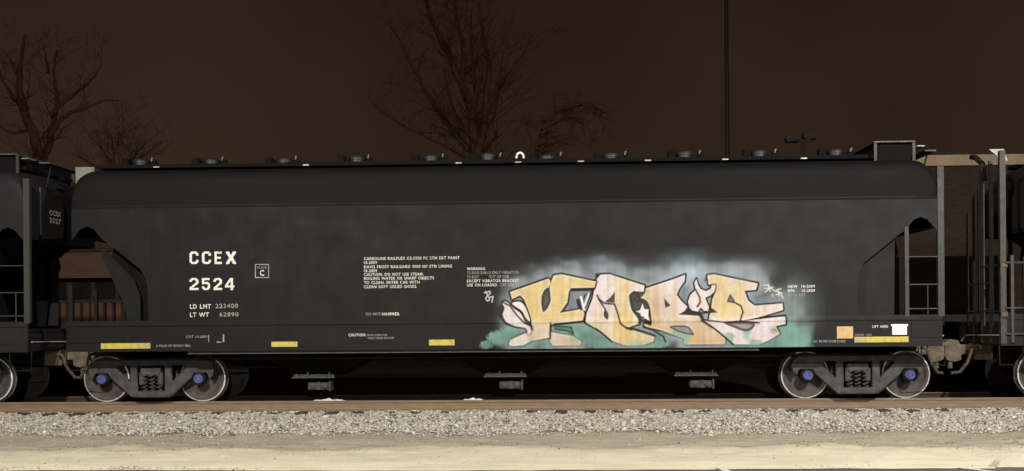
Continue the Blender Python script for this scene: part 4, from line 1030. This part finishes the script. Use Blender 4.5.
# ------------------------------------------------------------------ buildings behind the train
def brick_mat(name, c1, c2, mortar):
    m, nt, b = principled(name)
    tc = nt.nodes.new('ShaderNodeTexCoord'); sp = nt.nodes.new('ShaderNodeSeparateXYZ'); cb = nt.nodes.new('ShaderNodeCombineXYZ')
    ad = nt.nodes.new('ShaderNodeMath'); ad.operation = 'ADD'
    nt.links.new(tc.outputs['Object'], sp.inputs[0]); nt.links.new(sp.outputs['X'], ad.inputs[0]); nt.links.new(sp.outputs['Y'], ad.inputs[1])
    nt.links.new(ad.outputs[0], cb.inputs['X']); nt.links.new(sp.outputs['Z'], cb.inputs['Y'])
    br = nt.nodes.new('ShaderNodeTexBrick'); br.inputs['Scale'].default_value = 1.0
    br.inputs['Brick Width'].default_value = 0.22; br.inputs['Row Height'].default_value = 0.075; br.inputs['Mortar Size'].default_value = 0.008
    br.inputs['Color1'].default_value = (*c1, 1); br.inputs['Color2'].default_value = (*c2, 1); br.inputs['Mortar'].default_value = (*mortar, 1)
    nt.links.new(cb.outputs[0], br.inputs['Vector']); nt.links.new(br.outputs['Color'], b.inputs['Base Color'])
    bp = nt.nodes.new('ShaderNodeBump'); bp.inputs['Strength'].default_value = 0.6; bp.inputs['Distance'].default_value = 0.01
    nt.links.new(br.outputs['Fac'], bp.inputs['Height']); bp.invert = True; nt.links.new(bp.outputs[0], b.inputs['Normal'])
    b.inputs['Roughness'].default_value = 0.9
    return m
M['brick'] = brick_mat('brown brick', (0.042, 0.024, 0.0095), (0.026, 0.014, 0.006), (0.036, 0.026, 0.014))
M['terracotta'] = brick_mat('orange brick', (0.135, 0.060, 0.030), (0.10, 0.045, 0.023), (0.10, 0.065, 0.042))
M['fascia'] = mat('beige fascia boards', (0.42, 0.31, 0.19), (0.34, 0.25, 0.15), rough=0.8, scale=3)
M['darkglass'] = mat('dark window glass', (0.012, 0.010, 0.009), (0.02, 0.016, 0.013), rough=0.2, scale=1)
M['darkdoor'] = mat('black painted door', (0.0035, 0.003, 0.003), (0.006, 0.005, 0.0045), rough=0.85, scale=4, spec=0.04)
M['frame'] = mat('brown window frame', (0.10, 0.05, 0.03), rough=0.7)
M['roofing'] = mat('dark flat roofing', (0.03, 0.026, 0.022), rough=0.9)

BY = 12.0
# right: brick building with a beige fascia
a, b = pix(936, 170, BY), pix(1075, 170, BY); zt = pix(965, 155, BY).z; zf = pix(965, 166, BY).z
ra = tag(empty('brick_building', (a.x - 3.2, BY, 0)), 'brown brick building with a pale beige fascia, seen between the two right cars', 'building')
w = b.x - a.x + 3.2
MB().box(0, w, 0, 9, -0.5, zf).build('wall', M['brick'], ra)
MB().box(-0.12, w + 0.12, -0.14, 9.1, zf + 0.002, zt, ch=0.01).build('fascia', M['fascia'], ra)
MB().box(-0.2, w + 0.2, -0.22, 9.2, zt + 0.002, zt + 0.06).build('roof', M['roofing'], ra)
zd = pix(955, 256, BY).z
for px0, px1 in ((872, 899), (904, 941.5), (944.5, 976), (980, 1010)):
    x0, x1 = pix(px0, 300, BY).x - (a.x - 3.2), pix(px1, 300, BY).x - (a.x - 3.2)
    dr = MB().box(max(0.02, x0), x1, -0.05, -0.002, -0.48, zd, ch=0.01).build('dock_door', M['darkdoor'], ra)
    for k in range(4):
        zk = -0.4 + (zd + 0.4) * (k + 0.5) / 4
        MB().box(max(0.06, x0 + 0.04), x1 - 0.04, -0.058, -0.051, zk - 0.22, zk + 0.22, ch=0.006).build('door_panel', M['darkdoor'], dr)
# left: low terracotta building with pillars, seen through the gap between the cars
a, b = pix(30, 300, BY), pix(120, 300, BY); zt = pix(85, 252, BY).z
zl = lambda y: pix(85, y, BY).z
rb_ = tag(empty('low_building', (a.x, BY, 0)), 'low orange brick building with a row of pillars, seen between the two left cars', 'building')
w = b.x - a.x + 4
MB().box(0, w, 0.5, 6, -0.5, zl(278)).build('wall', M['brick'], rb_)
MB().box(-0.05, w + 0.05, -0.05, 6, zl(278) + 0.002, zt).build('upper_wall', M['terracotta'], rb_)
MB().box(-0.2, w + 0.2, -0.15, 6.2, zt + 0.002, zt + 0.1).build('roof', M['roofing'], rb_)
MB().box(0, w, 0.1, 0.45, -0.5, zl(330)).build('plinth', M['brick'], rb_)
for px0, px1 in ((46, 50), (53, 57.5), (61, 66), (73, 80), (83, 89), (91, 103), (107, 112), (116, 121)):
    x0, x1 = pix(px0, 310, BY).x - a.x, pix(px1, 310, BY).x - a.x
    MB().box(x0, x1, -0.02, 0.3, zl(330) + 0.002, zl(303), ch=0.01).build('pillar', M['terracotta'], rb_)
MB().box(0, w, 0.0, 0.3, zl(303) + 0.002, zl(300)).build('lintel', M['roofing'], rb_)
for k in range(6):
    x = 0.3 + k * 0.75
    MB().box(x, x + 0.6, 0.47, 0.498, zl(299), zl(280)).build('window', M['darkglass'], rb_)

# ------------------------------------------------------------------ masts
p = pix(727, 100, 30)
mast = tag(empty('light_mast', (p.x, 30, -0.5)), 'tall thin dark mast rising out of the top of the picture', 'mast')
MB().tube([(0, 0, 0), (0, 0, 8), (0, 0, 20.5)], [0.115, 0.10, 0.075], 10).build('pole', M['pole'], mast, smooth=True)
MB().box(-0.9, 0.9, -0.06, 0.06, 20.3, 20.45, ch=0.01).build('crossarm', M['pole'], mast)
for s in (-0.7, 0.7):
    MB().box(s - 0.22, s + 0.22, -0.35, 0.12, 20.46, 20.62, ch=0.03).build('lamp_head', M['pole'], mast)
p = pix(803, 150, 24)
fl = tag(empty('floodlight_post', (p.x, 24, -0.5)), 'short dark post with two unlit floodlights showing over the roof', 'floodlight')
zz = lambda y: pix(803, y, 24).z + 0.5
MB().tube([(0, 0, 0), (0, 0, zz(140))], 0.06, 8).build('pole', M['pole'], fl, smooth=True)
MB().box(-0.42, 0.30, -0.04, 0.04, zz(141), zz(139.5)).build('crossarm', M['pole'], fl)
for x0, x1, y0, y1 in ((785, 799, 136.5, 142), (802.5, 816.5, 134, 139.5)):
    a_, b_ = pix(x0, 140, 24).x - p.x, pix(x1, 140, 24).x - p.x
    MB().box(a_, b_, -0.25, 0.2, zz(y1), zz(y0), ch=0.04).build('floodlight_head', M['pole'], fl)

# ------------------------------------------------------------------ bare winter trees
def bare_tree(Y, limbs, seed, label, twig=1.6, per_m=2.6, droop=0.0, levels=3, name='bare_tree', wander=1.2):
    """limbs are centre lines (pixels of the photograph at depth Y) with a base radius; the limbs leave that plane
    towards and away from the viewer, and twigs fork off them all round"""
    r_ = random.Random(seed)
    base = pix(limbs[0][0][0][0], 200, Y)
    root = tag(empty(name, (base.x, Y, -0.5)), label, 'tree', 'bare trees behind the train')
    trunk, crown = MB(), MB()
    org = Vector((base.x, Y, -0.5))
    def twigs(p, d, length, rad, lv):
        n = 3; pts, rr = [p.copy()], [rad]; q = p.copy(); dd = d.copy()
        for i in range(n):
            dd = (dd + Vector((r_.uniform(-.25, .25), r_.uniform(-.25, .25), r_.uniform(-.12, .22) - droop * 0.22))).normalized()
            q = q + dd * (length / n); pts.append(q.copy()); rr.append(max(0.006, rad * (1 - 0.2 * (i + 1))))
        crown.tube(pts, rr, 3, caps=False)
        if lv == 0: return
        for k in range(3):
            i = r_.randint(1, n); a = r_.uniform(0, 6.283)
            side = Vector((math.cos(a), math.sin(a), r_.uniform(-.3, .4)))
            twigs(pts[i], (dd + side * 0.85).normalized(), length * r_.uniform(.5, .85), rr[i] * 0.7, lv - 1)
    for li, (pp, r0) in enumerate(limbs):
        ph, am = r_.uniform(0, 6.28), (0.0 if li == 0 else wander * r_.uniform(-1, 1))
        pts = []
        ctrl = [pix(x, y, Y) for x, y in pp]
        for i in range(len(ctrl) - 1):
            for k in range(4):
                t = k / 4; u = (i + t) / (len(ctrl) - 1)
                a, b, c, d = ctrl[max(0, i - 1)], ctrl[i], ctrl[i + 1], ctrl[min(len(ctrl) - 1, i + 2)]
                q = 0.5 * ((2 * b) + (c - a) * t + (2 * a - 5 * b + 4 * c - d) * t * t + (3 * b - a - 3 * c + d) * t ** 3)
                q = q + Vector((r_.uniform(-.05, .05), am * u + 0.25 * math.sin(ph + 4 * u), r_.uniform(-.04, .04)))
                pts.append(q - org)
        if li == 0:
            pts = [Vector((0, 0, 0)), Vector((0.02, 0, (pts[0].z) * 0.5))] + pts
        n = len(pts); rr = [max(0.014, r0 * (1 - 0.85 * i / (n - 1))) for i in range(n)]
        (trunk if li == 0 else crown).tube(pts, rr, 7 if r0 > 0.1 else 5, caps=False)
        for i in range(2 if li == 0 else 1, n):
            seg = pts[i] - pts[i - 1]
            if pts[i].z < 3.4: continue
            cnt = seg.length * per_m; cnt = int(cnt) + (r_.random() < cnt % 1)
            for k in range(cnt):
                a = r_.uniform(0, 6.283); side = Vector((math.cos(a), math.sin(a), r_.uniform(-.2, .5)))
                d = (seg.normalized() * 0.7 + side).normalized()
                twigs(pts[i - 1] + seg * r_.random(), d, twig * r_.uniform(.5, 1.1) * (1.15 - 0.5 * i / n), max(0.010, rr[i] * 0.28), levels - 1)
    trunk.build('trunk', M['bark'], root, smooth=True, fix=False)
    crown.build('crown', M['bark'], root, fix=False)
    return root
bare_tree(26, [([(36, 190), (37, 160), (33, 135), (24, 108), (21, 84), (25, 58), (27, 32)], 0.30), ([(37, 165), (45, 140), (52, 104), (48, 70), (51, 40)], 0.19), ([(24, 108), (10, 96), (1, 74), (-8, 50)], 0.13), ([(52, 116), (70, 96), (88, 74), (94, 54)], 0.12), ([(48, 140), (66, 118), (86, 108), (108, 99), (122, 102)], 0.12), ([(48, 72), (40, 52), (37, 34)], 0.08), ([(30, 128), (12, 132), (-6, 124)], 0.10)], 3,
          'dark bare tree with many upright limbs at the far left', twig=1.5, per_m=2.2)
bare_tree(24, [([(120, 190), (118, 170), (112, 145), (104, 125)], 0.12), ([(118, 172), (134, 150), (146, 132)], 0.08), ([(118, 172), (100, 150), (84, 132)], 0.08), ([(118, 172), (150, 158), (168, 146)], 0.07), ([(112, 150), (122, 130), (128, 116)], 0.06), ([(118, 176), (92, 165), (70, 150)], 0.07)], 5,
          'low bushy bare tree just right of the far left tree', twig=1.3, per_m=4.2)
bare_tree(30, [([(476, 190), (476, 160), (474, 125), (466, 95), (452, 62), (438, 34), (424, -6), (416, -40)], 0.34), ([(477, 160), (484, 130), (488, 98), (489, 62), (482, 22), (480, -30)], 0.24), ([(470, 150), (446, 122), (424, 88), (404, 50), (388, 24)], 0.16), ([(466, 156), (436, 142), (404, 128), (372, 106)], 0.10), ([(486, 118), (504, 84), (522, 58), (532, 40)], 0.09), ([(462, 86), (464, 50), (456, 10), (458, -30)], 0.15), ([(474, 125), (476, 88), (472, 48), (470, 0)], 0.14), ([(480, 140), (494, 116), (500, 80), (504, 40)], 0.11), ([(474, 140), (458, 118), (446, 84), (442, 60)], 0.12)], 9,
          'tall spreading bare tree rising behind the middle of the train', twig=1.9, per_m=3.6)
bare_tree(26, [([(536, 190), (536, 160), (541, 134), (554, 114), (576, 103), (596, 112), (606, 140)], 0.13), ([(541, 136), (552, 124), (570, 116), (586, 124), (594, 140)], 0.07), ([(538, 150), (528, 132), (524, 112)], 0.06), ([(556, 114), (572, 106), (590, 100), (604, 106)], 0.06), ([(537, 158), (556, 142), (572, 136)], 0.06)], 14,
          'small drooping bare tree right of the tall middle tree', twig=1.0, per_m=6.5, droop=0.8)

# ------------------------------------------------------------------ pale concrete block at the lower right
a, b = pix(990, 460, -6.1), pix(1040, 460, -6.1)
cb = MB(); L_ = b.x - a.x
pg = [(0, -0.53), (L_, -0.53), (L_ - 0.02, -0.40), (0.55, -0.385), (0.36, -0.36), (0.16, -0.39), (0.05, -0.46)]
cb.prism([(a.x + x, z) for x, z in pg], -6.33, -6.10)
tag(cb.build('concrete_block', M['concrete']), 'pale low concrete block at the edge of the car park', 'block')

# ------------------------------------------------------------------ car-park lamps that light the scene
M['lens'] = principled('lit lamp lens')[0]
_b = M['lens'].node_tree.nodes['Principled BSDF']; _b.inputs['Emission Color'].default_value = (1, 0.9, 0.75, 1); _b.inputs['Emission Strength'].default_value = 6
for k_, (x, y, h, watts, c, tilt, turn) in enumerate(LAMPS):
    lp = tag(empty('car_park_lamp', (x, y, -0.53)), ('lit car park lamp post outside the picture on the right', 'lit car park lamp post outside the picture on the left', 'lit lamp post at the far side of the car park behind the viewer')[k_], 'lamp post', 'car park lamps')
    hz = h + 0.53
    MB().tube([(0, -1.2, 0), (0, -1.2, hz + 0.1)], [0.09, 0.06], 10).box(-0.2, 0.2, -1.4, -1.0, 0, 0.05).build('pole', M['pole'], lp)
    MB().tube([(0, -1.2, hz + 0.05), (0, -0.25, hz + 0.18)], 0.035, 8).build('arm', M['pole'], lp)
    MB().box(-0.22, 0.22, -0.35, 0.35, hz + 0.10, hz + 0.24, ch=0.03).build('lamp_head', M['pole'], lp)
    MB().box(-0.16, 0.16, -0.27, 0.27, hz + 0.086, hz + 0.099).build('lens', M['lens'], lp)
    ld = bpy.data.lights.new('lamp_light', 'AREA'); ld.shape = 'DISK'; ld.size = 0.45; ld.energy = watts; ld.color = c
    lo = bpy.data.objects.new('lamp_light', ld); COL.objects.link(lo); lo.parent = lp
    lo.location = (0, 0.0, hz + 0.06)
    lo.rotation_euler = (R(tilt), 0, R(turn))
